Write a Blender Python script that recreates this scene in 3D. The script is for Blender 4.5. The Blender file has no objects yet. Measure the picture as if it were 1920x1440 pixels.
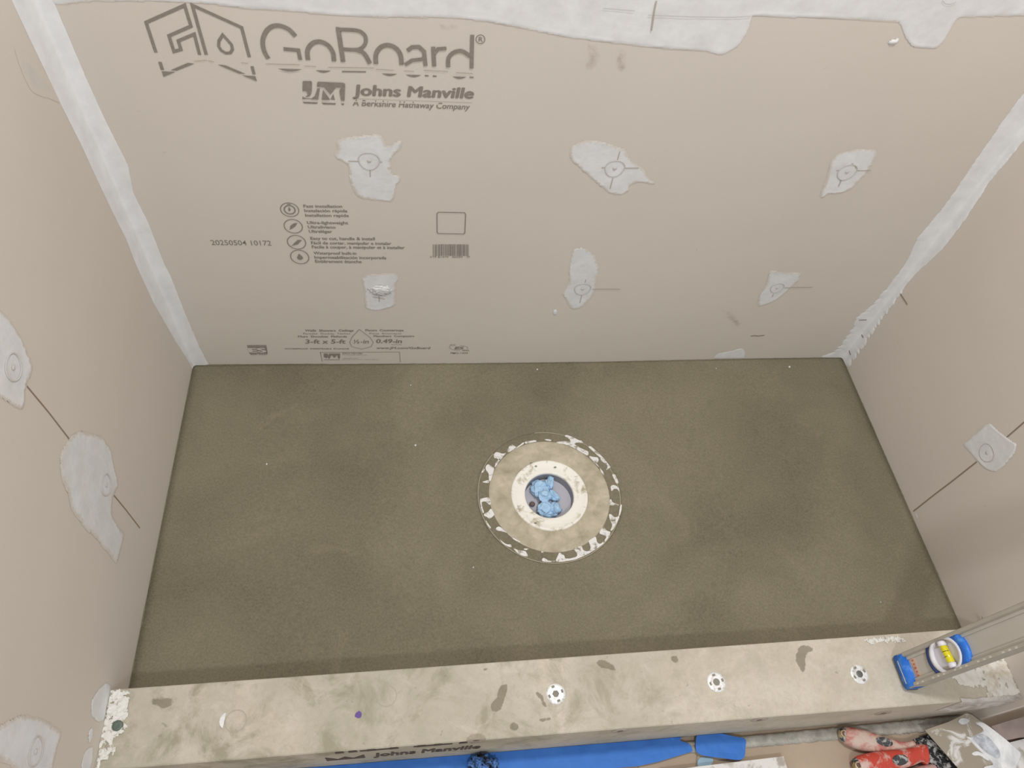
import bpy, bmesh, math, random
import numpy as np
from mathutils import Vector, Matrix, Euler, noise
C = bpy.context.scene
col = C.collection
random.seed(7)

# ------------------------------------------------------------------ camera
CAM = Vector((0.46686962, -0.96385514, 1.29526961))
ROT = Euler((0.61349117, -0.10296367, -0.09201239), 'XYZ')
F = 1343.391
cd = bpy.data.cameras.new('camera'); cam = bpy.data.objects.new('camera', cd); col.objects.link(cam)
cam.location = CAM; cam.rotation_euler = ROT
cd.sensor_fit = 'HORIZONTAL'; cd.sensor_width = 36.0; cd.lens = 36.0 * F / 1920.0
cd.clip_start = 0.01; cd.clip_end = 50
C.camera = cam

# ------------------------------------------------------------------ world, lights, exposure
w = bpy.data.worlds.new('world'); C.world = w; w.use_nodes = True
w.node_tree.nodes['Background'].inputs[0].default_value = (0.965, 0.98, 1.0, 1)
w.node_tree.nodes['Background'].inputs[1].default_value = 0.52
def area(name, loc, size, power, colr, target):
    l = bpy.data.lights.new(name, 'AREA'); l.shape = 'DISK'; l.size = size; l.energy = power; l.color = colr
    o = bpy.data.objects.new(name, l); col.objects.link(o); o.location = loc
    o.rotation_euler = (Vector(target) - Vector(loc)).to_track_quat('-Z', 'Y').to_euler()
    return o
area('shower_ceiling_light', (0.86, -0.52, 2.38), 0.16, 19.0, (1.0, 0.985, 0.965), (0.86, -0.52, 0))
area('bathroom_ceiling_light', (0.45, -2.05, 2.38), 0.22, 17.0, (0.98, 0.985, 1.0), (0.6, -0.5, 0.2))
C.view_settings.view_transform = 'Standard'; C.view_settings.look = 'None'
C.view_settings.gamma = 1; C.view_settings.use_curve_mapping = False
C.view_settings.exposure = 0.0

# ------------------------------------------------------------------ dimensions (metres)
W = 1.5                       # clear width between the side walls
YI, YO, HC = -0.670, -0.781, 0.0688   # curb: inner edge, outer edge, top above the mortar
ZF = -0.080                   # bathroom floor outside the curb
DC = Vector((0.738, -0.331))  # drain centre
DZ = -0.010

def ray(px, py):
    d = Vector(((px - 960) / F, -(py - 720) / F, -1.0)); d.rotate(ROT); return d
def at(px, py, ax, v):        # point of the plane  axis = v  seen at that place of the photograph
    d = ray(px, py); return CAM + d * ((v - CAM[ax]) / d[ax])
def bk(px, py): return at(px, py, 1, 0.0)
def lf(px, py): return at(px, py, 0, 0.0)
def rt(px, py): return at(px, py, 0, W)
def top(px, py): return at(px, py, 2, HC)
def fl(px, py, z=ZF): return at(px, py, 2, z)

# ------------------------------------------------------------------ materials
def srgb(r, g, b):
    f = lambda c: (c / 255 / 12.92) if c / 255 <= 0.04045 else ((c / 255 + 0.055) / 1.055) ** 2.4
    return (f(r), f(g), f(b), 1)
class NT:
    def __init__(s, name):
        s.m = bpy.data.materials.new(name); s.m.use_nodes = True; s.t = s.m.node_tree; s.b = s.t.nodes['Principled BSDF']
        s.tc = s.n('ShaderNodeTexCoord')
    def n(s, t, **k):
        x = s.t.nodes.new(t)
        for a, v in k.items(): setattr(x, a, v)
        return x
    def l(s, a, b): s.t.links.new(a, b)
    def noise(s, scale, detail=4, rough=.55, dist=0, map_scale=None, off=(0,0,0)):
        x = s.n('ShaderNodeTexNoise'); x.inputs['Scale'].default_value = scale; x.inputs['Detail'].default_value = detail
        x.inputs['Roughness'].default_value = rough; x.inputs['Distortion'].default_value = dist
        mp = s.n('ShaderNodeMapping'); s.l(s.tc.outputs['Object'], mp.inputs[0]); mp.inputs['Location'].default_value = off
        if map_scale: mp.inputs['Scale'].default_value = map_scale
        s.l(mp.outputs[0], x.inputs['Vector']); return x.outputs['Fac']
    def ramp(s, fac, stops):
        r = s.n('ShaderNodeValToRGB'); e = r.color_ramp.elements
        while len(e) < len(stops): e.new(0.5)
        for i, (p, c) in enumerate(stops): e[i].position = p; e[i].color = c if len(c) == 4 else (*c, 1)
        s.l(fac, r.inputs[0]); return r.outputs[0]
    def mix(s, fac, a, b, mode='MIX'):
        x = s.n('ShaderNodeMix', data_type='RGBA', blend_type=mode)
        for i, v in ((0, fac), (6, a), (7, b)):
            if isinstance(v, (int, float, tuple)): x.inputs[i].default_value = v
            else: s.l(v, x.inputs[i])
        return x.outputs[2]
    def math(s, op, a, b=0.0, c=None):
        x = s.n('ShaderNodeMath', operation=op)
        for i, v in enumerate((a, b) if c is None else (a, b, c)):
            if isinstance(v, (int, float)): x.inputs[i].default_value = v
            else: s.l(v, x.inputs[i])
        return x.outputs[0]
    def bump(s, h, strength=.3, dist=.001):
        x = s.n('ShaderNodeBump'); x.inputs['Strength'].default_value = strength; x.inputs['Distance'].default_value = dist
        s.l(h, x.inputs['Height']); s.l(x.outputs[0], s.b.inputs['Normal'])
    def out(s, color, rough=.8, metal=0, spec=.3):
        if isinstance(color, tuple): s.b.inputs['Base Color'].default_value = color
        else: s.l(color, s.b.inputs['Base Color'])
        s.b.inputs['Roughness'].default_value = rough; s.b.inputs['Metallic'].default_value = metal
        s.b.inputs['Specular IOR Level'].default_value = spec
        return s.m
BW = (0, 0, 0, 1); WH = (1, 1, 1, 1)
BOARD = srgb(198, 187, 173)
def board_color(s):
    c = s.ramp(s.noise(2.2, 3), [(.3, srgb(211, 203, 194)), (.7, srgb(216, 208, 199))])
    c = s.mix(s.math('MULTIPLY', s.noise(420, 2), .12), c, srgb(180, 168, 154))
    spots = s.ramp(s.noise(46, 3, .6, .3), [(.72, BW), (.76, WH)])
    return s.mix(s.math('MULTIPLY', spots, .25), c, srgb(166, 152, 136))
def mat_board():
    s = NT('fibre_faced_board'); c = board_color(s)
    h = s.noise(520, 3, .6, 0, (1, 1, .45)); s.bump(h, .22, .0006)
    return s.out(c, .85)
def mat_mud(name, colr=(226, 228, 230), feather=True, rough=.55, b=.25):
    s = NT(name)
    m = s.ramp(s.noise(30, 4, .6), [(.3, srgb(*[c - 8 for c in colr])), (.7, srgb(*[min(255, c + 5) for c in colr]))])
    if feather:
        at_ = s.n('ShaderNodeAttribute', attribute_name='fade')
        nz = s.noise(480, 5, .75)
        nz2 = s.noise(28, 3, .6)
        v = s.math('ADD', s.math('MULTIPLY', at_.outputs['Fac'], 1.5), s.math('SUBTRACT', s.math('MULTIPLY', nz, 1.7), 1.0))
        k = s.ramp(v, [(.12, BW), (.50, WH)])
        thin = s.ramp(nz2, [(.35, (.80, .80, .80, 1)), (.6, WH)])
        k = s.mix(1.0, k, thin, 'MULTIPLY')
        m = s.mix(k, board_color(s), m)
    s.bump(s.math('ADD', s.noise(55, 4, .6), s.math('MULTIPLY', s.noise(380, 2), .15)), b, .002)
    return s.out(m, rough, 0, .4)
def mat_pan():
    s = NT('mottled_mortar')
    a = s.ramp(s.noise(3.0, 4, .55, .4), [(.32, srgb(93, 87, 70)), (.68, srgb(130, 123, 103))])  # broad random mottling between two mortar tones
    g = s.ramp(s.noise(260, 4, .7), [(.3, srgb(100, 92, 70)), (.72, srgb(156, 148, 126))])
    c = s.mix(.38, a, g)
    dk = s.ramp(s.noise(24, 6, .75, .6), [(.60, BW), (.74, WH)])
    c = s.mix(s.math('MULTIPLY', dk, .35), c, srgb(92, 84, 62))
    lt = s.ramp(s.noise(11, 5, .7, .8, None, (5, 3, 0)), [(.60, BW), (.75, WH)])
    c = s.mix(s.math('MULTIPLY', lt, .22), c, srgb(160, 148, 126))
    s.bump(s.math('ADD', s.noise(220, 4, .7), s.math('MULTIPLY', s.noise(22, 5, .7, .5), 1.6)), .35, .0018)
    return s.out(c, .75, 0, .3)
def mat_curb():
    s = NT('dusty_curb_board')
    xg = s.n('ShaderNodeSeparateXYZ'); s.l(s.tc.outputs['Object'], xg.inputs[0])
    dirty = s.ramp(s.math('DIVIDE', xg.outputs[0], 1.5), [(.0, WH), (.50, (.75,.75,.75,1)), (.72, (.22,.22,.22,1)), (1, (.15,.15,.15,1))])
    c = s.ramp(s.noise(9, 5, .6, .3), [(.3, srgb(196, 186, 169)), (.62, srgb(212, 203, 188))])
    film = s.ramp(s.noise(5, 6, .6, .6, None, (1, 4, 0)), [(.36, (.25,.25,.25,1)), (.60, WH)])
    c = s.mix(s.math('MULTIPLY', s.mix(1.0, film, dirty, 'MULTIPLY'), .85), c, srgb(168, 163, 146))
    st = s.ramp(s.noise(13, 7, .7, .5, None, (3, 1, 0)), [(.49, BW), (.62, WH)])
    c = s.mix(s.math('MULTIPLY', s.mix(1.0, st, dirty, 'MULTIPLY'), .8), c, srgb(148, 142, 120))
    pale = s.ramp(s.noise(17, 6, .7, .7, None, (9, 2, 0)), [(.56, BW), (.68, WH)])
    c = s.mix(s.math('MULTIPLY', pale, .35), c, srgb(218, 210, 196))
    fine = s.ramp(s.noise(120, 5, .75, .5), [(.42, BW), (.62, WH)])
    c = s.mix(s.math('MULTIPLY', fine, .22), c, srgb(158, 149, 130))
    dots = s.ramp(s.noise(75, 3, .6), [(.69, BW), (.73, WH)])
    c = s.mix(s.math('MULTIPLY', dots, .4), c, srgb(128, 120, 104))
    s.bump(s.noise(90, 5, .7), .3, .001)
    return s.out(c, .85)
def mat_two(name, c1, c2, scale=30, lo=.42, hi=.55, rough=.6, metal=0, bump=.3, bd=.001, dist=.4, det=5, off=(0,0,0)):
    s = NT(name)
    c = s.ramp(s.noise(scale, det, .65, dist, None, off), [(lo, srgb(*c1)), (hi, srgb(*c2))])
    s.bump(s.noise(scale * 1.7, 4, .6, dist), bump, bd)
    return s.out(c, rough, metal)
def mat_plain(name, c, rough=.5, metal=0, spec=.5, bump=0, bs=200):
    s = NT(name)
    k = s.ramp(s.noise(40, 3), [(.3, srgb(*[max(0, v - 6) for v in c])), (.7, srgb(*c))])
    if bump: s.bump(s.noise(bs, 3), bump, .0006)
    return s.out(k, rough, metal, spec)

M_board = mat_board(); M_pan = mat_pan(); M_curb = mat_curb()
M_mud = mat_mud('joint_compound'); M_mudc = mat_mud('joint_compound_corner', (230, 231, 232), False, .5, .14)
M_band = mat_mud('joint_compound_band', (226, 227, 228), True, .6, .15)
M_ink = mat_two('printed_ink', (134, 126, 118), (148, 139, 130), 220, .35, .65, .9, 0, .1)
M_inkl = mat_two('printed_ink_pale', (172, 160, 147), (182, 170, 157), 220, .35, .65, .9, 0, .1)
M_score = mat_plain('scored_line', (146, 130, 114), .9)
M_mark = mat_plain('cut_mark_in_compound', (184, 174, 160), .9)
M_ring = mat_plain('compound_ridge', (205, 203, 199), .6)
M_pvc = mat_two('flange_plastic', (140, 132, 112), (224, 223, 220), 90, .36, .50, .45, 0, .15)
M_pvcc = mat_two('collar_plastic', (178, 168, 142), (238, 235, 226), 40, .33, .47, .5, 0, .12)
M_smear = mat_two('mortar_smear', (158, 148, 126), (198, 188, 168), 34, .30, .70, .8, 0, .4, .0012, .3, 8)
M_cup = mat_plain('grey_drain_plastic', (186, 184, 192), .4)
M_cupw = mat_plain('grey_drain_wall', (150, 149, 155), .5)
M_glove = mat_plain('blue_nitrile', (168, 202, 232), .42, 0, .4, .2, 160)
M_floor = mat_two('tan_floor', (168, 150, 130), (184, 165, 145), 8, .3, .7, .8, 0, .15)
M_tape = mat_plain('blue_painters_tape', (66, 124, 206), .6, 0, .3, .4, 90)
M_tapel = mat_plain('pale_blue_tape', (158, 188, 205), .7)
M_strip = mat_two('grey_thinset', (142, 138, 128), (190, 186, 176), 45, .3, .7, .85, 0, .8, .003)
M_red = mat_two('dusty_red_rubber', (196, 74, 60), (210, 180, 170), 38, .50, .62, .5, 0, .3, .0008)
M_redl = mat_two('plastered_red_rubber', (186, 92, 84), (206, 184, 170), 36, .36, .56, .6, 0, .5, .001)
M_dark = mat_two('dark_grip_insert', (72, 72, 74), (176, 176, 172), 85, .50, .58, .5)
M_brass = mat_two('brassy_end_cap', (186, 160, 110), (226, 216, 196), 60, .4, .55, .3, .5)
M_steel = mat_two('shaded_smeared_steel', (44, 44, 46), (186, 184, 182), 90, .50, .60, .45, .1)  # smeared steel, its dark tone painted as the shadow under the taping knife
M_blade = mat_two('mud_smeared_blade', (158, 147, 131), (216, 213, 208), 26, .52, .61, .55, 0, .4, .001, .8, 6, (2.3, .4, 0))
M_whitemud = mat_two('fresh_white_compound', (196, 196, 198), (238, 237, 235), 22, .35, .6, .45, 0, .3)
M_zinc = mat_two('zinc_washer', (196, 194, 188), (236, 236, 234), 150, .38, .5, .35, .2)
M_gap = mat_plain('grey_slot_filling', (140, 136, 124), .85)
M_screw = mat_plain('grey_screw_head', (118, 122, 116), .4, .6)
M_lev = mat_plain('grey_level_metal', (190, 184, 174), .45, 0, .4)
M_levd = mat_plain('grey_level_rail', (176, 169, 158), .5, 0, .4)
M_lblue = mat_two('level_blue_plastic', (46, 116, 214), (96, 156, 228), 60, .5, .7, .4)
M_lnavy = mat_plain('level_dark_blue', (52, 78, 140), .4)
M_lwhite = mat_plain('level_white_dial', (226, 224, 230), .4)
M_yel = mat_plain('yellow_vial_liquid', (226, 214, 30), .15, 0, .7)
M_stick = mat_two('worn_sticker', (206, 176, 156), (188, 142, 120), 120, .5, .6, .7)
M_white = mat_two('dusty_white_board', (176, 168, 156), (226, 222, 218), 26, .38, .5, .8)
M_black = mat_plain('black_plastic', (26, 26, 30), .35)
M_wood = mat_two('brown_wood', (96, 66, 46), (126, 90, 66), 30, .3, .7, .8)
M_pink = mat_two('pinkish_board_scrap', (150, 132, 126), (176, 158, 150), 14, .35, .65, .85)
M_ruststain = mat_plain('purple_mark', (110, 84, 150), .8)
M_pebble = mat_plain('brown_pebble', (112, 98, 92), .8)

# ------------------------------------------------------------------ builders
def link(name, bm, mat, parent=None, smooth=False):
    me = bpy.data.meshes.new(name); bm.normal_update(); bm.to_mesh(me); bm.free()
    for m in (mat if isinstance(mat, (list, tuple)) else [mat]): me.materials.append(m)
    if smooth:
        for p in me.polygons: p.use_smooth = True
    o = bpy.data.objects.new(name, me); col.objects.link(o)
    if parent:
        o.parent = parent
        o.matrix_parent_inverse = Matrix.Translation(parent.location).inverted() if parent.rotation_euler == Euler((0,0,0)) else parent.matrix_world.inverted()
    return o
def thing(name, label, cat, loc=(0, 0, 0), group=None):
    o = bpy.data.objects.new(name, None); col.objects.link(o); o.location = loc; o.empty_display_size = .03
    o['label'] = label; o['category'] = cat
    if group: o['group'] = group
    return o
def tag(o, label, cat, group=None):
    o['label'] = label; o['category'] = cat
    if group: o['group'] = group
    return o
def struct(name, bm, mat):
    o = link(name, bm, mat); o['kind'] = 'structure'; return o
def box(bm, a, b):
    x0, y0, z0 = a; x1, y1, z1 = b
    v = [bm.verts.new(p) for p in ((x0,y0,z0),(x1,y0,z0),(x1,y1,z0),(x0,y1,z0),(x0,y0,z1),(x1,y0,z1),(x1,y1,z1),(x0,y1,z1))]
    for f in ((3,2,1,0),(4,5,6,7),(0,1,5,4),(1,2,6,5),(2,3,7,6),(3,0,4,7)): bm.faces.new([v[i] for i in f])
    return v
def slab(bm, pts, nrm, th):
    """flat outline pts extruded by th along nrm"""
    n = Vector(nrm) * th
    lo = [bm.verts.new(p) for p in pts]; hi = [bm.verts.new(Vector(p) + n) for p in pts]
    bm.faces.new(hi); bm.faces.new(lo[::-1])
    k = len(pts)
    for i in range(k): bm.faces.new((lo[i], lo[(i+1)%k], hi[(i+1)%k], hi[i]))
def fix(bm): bmesh.ops.recalc_face_normals(bm, faces=bm.faces)
def crop(sc, ox, oy): return lambda u, v: (ox + u / sc, oy + v / sc)
def densify(pts, step):
    out = []
    for i, p in enumerate(pts):
        q = pts[(i + 1) % len(pts)]; n = max(1, int((q - p).length / step))
        for k in range(n): out.append(p.lerp(q, k / n))
    return out
def soften(pts, it=2):
    for _ in range(it):
        pts = [(pts[i-1] + pts[i] * 2 + pts[(i+1) % len(pts)]) / 4 for i in range(len(pts))]
    return pts
def poly_dist(P2, Q):
    """signed distance (inside positive) of points Q to the closed outline P2"""
    A = P2; B = np.roll(P2, -1, axis=0); best = np.full(len(Q), 1e9); ins = np.zeros(len(Q), bool)
    for a, b in zip(A, B):
        ab = b - a; L2 = max(1e-12, ab @ ab); t = np.clip(((Q - a) @ ab) / L2, 0, 1)
        d = Q - (a + t[:, None] * ab); best = np.minimum(best, (d ** 2).sum(1))
        if a[1] != b[1]:
            c = ((a[1] > Q[:, 1]) != (b[1] > Q[:, 1])) & (Q[:, 0] < (b[0] - a[0]) * (Q[:, 1] - a[1]) / (b[1] - a[1]) + a[0]); ins ^= c
    return np.where(ins, 1, -1) * np.sqrt(best)
def patch(name, pts, nrm, parent, mat=None, th=.0009, inset=.006, jit=.0018, seed=0, label=None, step=.0022, relief=1.0):
    """a thin smear of compound: a relief grid trimmed to the outline, its rim ragged and feathered"""
    nrm = Vector(nrm); P = soften(densify([Vector(p) for p in pts], .006), 1)
    u = Vector((1,0,0)) if abs(nrm.x) < .5 else Vector((0,1,0)); v = nrm.cross(u).normalized(); o = P[0]
    P2 = np.array([((p - o).dot(u), (p - o).dot(v)) for p in P])
    lo = P2.min(0) - step * 2; hi = P2.max(0) + step * 2
    nx = int((hi[0] - lo[0]) / step) + 1; ny = int((hi[1] - lo[1]) / step) + 1
    gx, gy = np.meshgrid(lo[0] + np.arange(nx) * step, lo[1] + np.arange(ny) * step, indexing='ij')
    D = poly_dist(P2, np.stack([gx.ravel(), gy.ravel()], 1)).reshape(nx, ny)
    bm = bmesh.new(); lay = bm.verts.layers.float.new('fade'); g = {}
    def vert(i, j):
        if (i, j) not in g:
            q = o + u * float(gx[i, j]) + v * float(gy[i, j])
            f = 1.0 + .9 * noise.noise(q * 24 + Vector((seed, 0, 0)))
            d = D[i, j] + jit * noise.noise(q * 170 + Vector((seed, 1, 0))) * 1.3
            fade = max(0, min(1, d / (inset * max(.15, f))))
            ridge = .5 * math.exp(-((d - .0025) / .0022) ** 2) if f < 1 else 0
            h = .00025 + th * (min(1, max(0, d) / .004) * .7 + relief * (ridge + .35 * noise.noise(q * 30) + .15 * noise.noise(q * 110)) * min(1, max(0, d) / .003))
            x = bm.verts.new(q + nrm * max(.0002, h)); x[lay] = fade; g[(i, j)] = x; 
        return g[(i, j)]
    ok = D > -.0012
    for i in range(nx - 1):
        for j in range(ny - 1):
            if ok[i, j] and ok[i+1, j] and ok[i+1, j+1] and ok[i, j+1]:
                bm.faces.new((vert(i, j), vert(i+1, j), vert(i+1, j+1), vert(i, j+1)))
    face_out(bm, nrm)
    o_ = link(name, bm, mat or M_mud, parent, True)
    if label: o_['label'] = label
    return o_
def stroke(bm, pts, width, nrm, closed=False, off=.0):
    """flat mitred line of the given width lying in a plane"""
    nrm = Vector(nrm); pts = [Vector(p) + nrm * off for p in pts]; n = len(pts); L = []; R_ = []
    for i, p in enumerate(pts):
        a = pts[i-1] if (i > 0 or closed) else None; b = pts[(i+1) % n] if (i < n-1 or closed) else None
        if a is None: t = (b - p).normalized(); m = nrm.cross(t); k = 1
        elif b is None: t = (p - a).normalized(); m = nrm.cross(t); k = 1
        else:
            t1 = (p - a).normalized(); t2 = (b - p).normalized(); m = (nrm.cross(t1) + nrm.cross(t2))
            m = m.normalized() if m.length > 1e-6 else nrm.cross(t1)
            k = min(2.2, 1 / max(.2, m.dot(nrm.cross(t1))))
        L.append(bm.verts.new(p + m * width * .5 * k)); R_.append(bm.verts.new(p - m * width * .5 * k))
    for i in range(n if closed else n - 1):
        j = (i + 1) % n; bm.faces.new((L[i], R_[i], R_[j], L[j]))
def poly(bm, pts, nrm, off=0):
    f = bm.faces.new([bm.verts.new(Vector(p) + Vector(nrm) * off) for p in pts])
    return f
def cmr(pts, k=6, closed=False):
    """Catmull-Rom through 2D points"""
    n = len(pts); out = []
    for i in range(n if closed else n - 1):
        g = lambda j: pts[j % n] if closed else pts[max(0, min(n-1, j))]
        p0, p1, p2, p3 = g(i-1), g(i), g(i+1), g(i+2)
        for s in range(k):
            t = s / k
            out.append(tuple(.5*((2*b)+(-a+c)*t+(2*a-5*b+4*c-d)*t*t+(-a+3*b-3*c+d)*t**3) for a,b,c,d in zip(p0,p1,p2,p3)))
    if not closed: out.append(tuple(pts[-1]))
    return out
def face_out(bm, nrm):
    for f in list(bm.faces):
        f.normal_update()
        if f.normal.dot(Vector(nrm)) < 0: f.normal_flip()
def text_bm(bm, s, A, B, up, h, bold=0.0, shear=0.0, clip=None, out=Vector((0,-1,0))):
    """printed line of text from A to B (3D baseline ends), cap height vector up*h"""
    cu = bpy.data.curves.new('t', 'FONT'); cu.body = s; cu.size = 1; cu.offset = bold if bold < .012 else 0; cu.shear = shear; cu.resolution_u = 3
    ob = bpy.data.objects.new('t', cu); col.objects.link(ob)
    dg = bpy.context.evaluated_depsgraph_get(); dg.update()
    me = bpy.data.meshes.new_from_object(ob.evaluated_get(dg))
    col.objects.unlink(ob); bpy.data.objects.remove(ob); bpy.data.curves.remove(cu)
    xs = [v.co.x for v in me.vertices]
    if not xs: return
    x0, x1 = min(xs), max(xs); CAP = .69
    t = bmesh.new(); t.from_mesh(me); bpy.data.meshes.remove(me)
    for lo, hi in (clip or []):      # horizontal bands (in cap heights) where the print is missing
        bmesh.ops.bisect_plane(t, geom=t.verts[:] + t.edges[:] + t.faces[:], plane_co=(0, lo*CAP, 0), plane_no=(0, 1, 0))
        bmesh.ops.bisect_plane(t, geom=t.verts[:] + t.edges[:] + t.faces[:], plane_co=(0, hi*CAP, 0), plane_no=(0, 1, 0))
        dead = [f for f in t.faces if lo*CAP < f.calc_center_median().y < hi*CAP]
        bmesh.ops.delete(t, geom=dead, context='FACES')
    bx = bold * .95 if bold >= .012 else 0
    for k, (sx, sy) in enumerate(((0, 0), (-bx, 0), (bx, 0), (0, bx*.6), (0, -bx*.6)) if bx > .001 else ((0, 0),)):
        mp = {}
        for v in t.verts: mp[v] = bm.verts.new(A + (B - A) * ((v.co.x + sx - x0) / (x1 - x0)) + up * (h * (v.co.y + sy) / CAP) + out * (.00003 * k))
        for f in t.faces:
            try: bm.faces.new([mp[v] for v in f.verts])
            except ValueError: pass
    t.free()
def lathe(bm, prof, c, seg=72, close=False):
    rings = []
    for r, z in prof:
        rings.append([bm.verts.new((c[0] + r*math.cos(2*math.pi*i/seg), c[1] + r*math.sin(2*math.pi*i/seg), c[2] + z)) for i in range(seg)])
    for a, b in zip(rings, rings[1:]):
        for i in range(seg): bm.faces.new((a[i], a[(i+1)%seg], b[(i+1)%seg], b[i]))
    return rings
def disc_cap(bm, ring): bm.faces.new(ring)
def loft(bm, st, floor_z=None, seg=16, flat=.75):
    """st: list of (centre, halfwidth, halfheight, side vector)"""
    rings = []
    for c, a, b, s in st:
        s = s.normalized(); rings.append([bm.verts.new(c + s*a*math.cos(t) + Vector((0,0,1))*b*math.copysign(abs(math.sin(t))**flat, math.sin(t)))
            for t in (2*math.pi*i/seg for i in range(seg))])
    for p, q in zip(rings, rings[1:]):
        for i in range(seg): bm.faces.new((p[i], p[(i+1)%seg], q[(i+1)%seg], q[i]))
    bm.faces.new(rings[0][::-1]); bm.faces.new(rings[-1]); fix(bm)

NB, NL, NR, NU = (0, -1, 0), (1, 0, 0), (-1, 0, 0), (0, 0, 1)

# ================================================================== THE SETTING
bm = bmesh.new(); box(bm, (-.02, 0, -.08), (W + .02, .013, 2.40)); wall_back = struct('wall_back', bm, M_board)
bm = bmesh.new(); box(bm, (-.013, -.99, -.08), (0, 0, 2.40)); wall_left = struct('wall_left', bm, M_board)
bm = bmesh.new(); box(bm, (W, -.800, -.08), (W + .013, 0, 2.40)); wall_right = struct('wall_right', bm, M_board)
bm = bmesh.new(); box(bm, (-.6, -2.6, ZF - .02), (W + .6, .02, ZF)); floor_o = struct('floor', bm, M_floor)
# studs the wall boards are fixed to, seen where the left board stops
bm = bmesh.new(); box(bm, (-.055, -1.06, ZF), (-.0135, -.95, 2.40)); struct('trim_1', bm, M_wood)

# corner compound: a coved strip running up each inside corner
def interp(tab, z):
    tab = sorted(tab)
    if z <= tab[0][0]: return tab[0][1]
    for (a, u), (b, v) in zip(tab, tab[1:]):
        if z <= b: return u + (v - u) * (z - a) / (b - a)
    return tab[-1][1]
c5 = crop(2.939, 1280, 230)
left_side = [(21,0),(57,76),(92,149),(115,198),(153,274),(180,333),(208,392),(236,448),(255,497),(288,569),(330,642),(357,684)]
left_back = [(104,10),(132,76),(163,149),(198,226),(240,309),(250,361),(278,417),(309,497),(319,515),(347,587),(375,653),(390,681)]
right_back = [(1877,230),(1818,317),(1773,383),(1719,448),(1699,492),(1668,533),(1641,567),(1607,596),(1596,620),(1578,645),(1562,660),(1535,670)]
right_side = [(1920,264),(1855,342),(1811,410),(1770,465),(1719,512),(1698,536),(1678,567),(1647,608),(1622,645),(1603,672)]
def corner_strip(name, xw, sgn, backpts, sidepts, rag, parent):
    tb = [(p.z, max(.004, abs(p.x - xw))) for p in (bk(*q) for q in backpts)]
    ts = [(p.z, max(.004, abs(p.y))) for p in ((lf if sgn > 0 else rt)(*q) for q in sidepts)]
    bm = bmesh.new(); rows = []; lay = bm.verts.layers.float.new('fade')
    nz = 420; zt = 1.15
    for k in range(nz + 1):
        z = .001 + zt * k / nz
        rg = rag * (.3 + .9 * max(0, min(1, (.30 - z) / .2)))
        jb = rg * noise.noise(Vector((z * 90, 3, xw))) + rg * .8 * noise.noise(Vector((z * 400, 9, xw)))
        js = rg * noise.noise(Vector((z * 90, 7, xw + 5))) + rg * .8 * noise.noise(Vector((z * 400, 1, xw)))
        wb = interp(tb, z) + jb; ws = interp(ts, z) + js
        wb = max(wb, .006); ws = max(ws, .006); rr = .004
        b = .0012 + .0006 * noise.noise(Vector((z * 14, 0, 2)))
        pr = [(wb, 0.0002, 0), (wb*.93, b*.8, 1), (wb*.6, b*1.2, 1), (rr*1.6, b*1.4, 1), (rr*.85, rr*.85, 1), (b*1.4, rr*1.6, 1), (b*1.2, ws*.6, 1), (b*.8, ws*.93, 1), (0.0002, ws, 0)]
        row = []
        for x, y, fd in pr:
            v = bm.verts.new((xw + sgn * x, -y, z)); v[lay] = 1.0 if fd else .35; row.append(v)
        rows.append(row)
    for a, b_ in zip(rows, rows[1:]):
        for i in range(8): bm.faces.new((a[i], a[i+1], b_[i+1], b_[i]))
    fix(bm)
    f = bm.faces[0]; bm.faces.ensure_lookup_table()
    if sum(f.normal.y * f.calc_area() for f in bm.faces) > 0: bmesh.ops.reverse_faces(bm, faces=bm.faces)
    o = link(name, bm, M_mudc, parent, True); return o
o = corner_strip('corner_compound', 0.0, 1, left_back, left_side, .0013, wall_back); o['label'] = 'white joint compound filling the left inside corner'
o = corner_strip('corner_compound', W, -1, right_back, right_side, .0055, wall_back); o['label'] = 'white joint compound filling the right inside corner'

# compound band across the top seam of the back board
band = [(60,0),(108,10),(167,3),(271,2),(397,8),(465,17),(570,24),(637,30),(740,33),(847,34),(915,41),(940,46),(1068,71),(1216,89),(1328,97),(1353,105),(1384,87),(1399,66),(1410,36),(1407,30),(1552,35),(1685,41),(1700,77),(1711,89),(1757,92),(1777,66),(1795,33),(1920,30)]
bp = [bk(*q) for q in band]; bp += [Vector((W - .005, 0, bp[-1].z + .01)), Vector((W - .005, 0, .98)), Vector((.005, 0, .98)), Vector((.005, 0, bp[0].z))]
o = patch('seam_compound', bp, NB, wall_back, M_band, .0009, .004, .0008, 3); o['label'] = 'wide white compound band over the top seam'
def marks(name, lines, plane, nrm, parent, wd=.0016, mat=None, off=.0014):
    bm = bmesh.new()
    for ln in lines: stroke(bm, [plane(*q) for q in ln], wd, nrm, off=off)
    face_out(bm, nrm); return link(name, bm, mat or M_score, parent)
marks('seam_scratch', [[(1230,0),(1226,22),(1221,56)]], bk, NB, wall_back, .0022, M_mark, .0022)
marks('seam_ridge', [[(1215,27),(1300,30),(1370,31),(1407,29)], [(1130,14),(1190,19)], [(1766,0),(1772,6),(1782,7),(1792,2)]], bk, NB, wall_back, .0010, M_ring, .0022)

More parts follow.
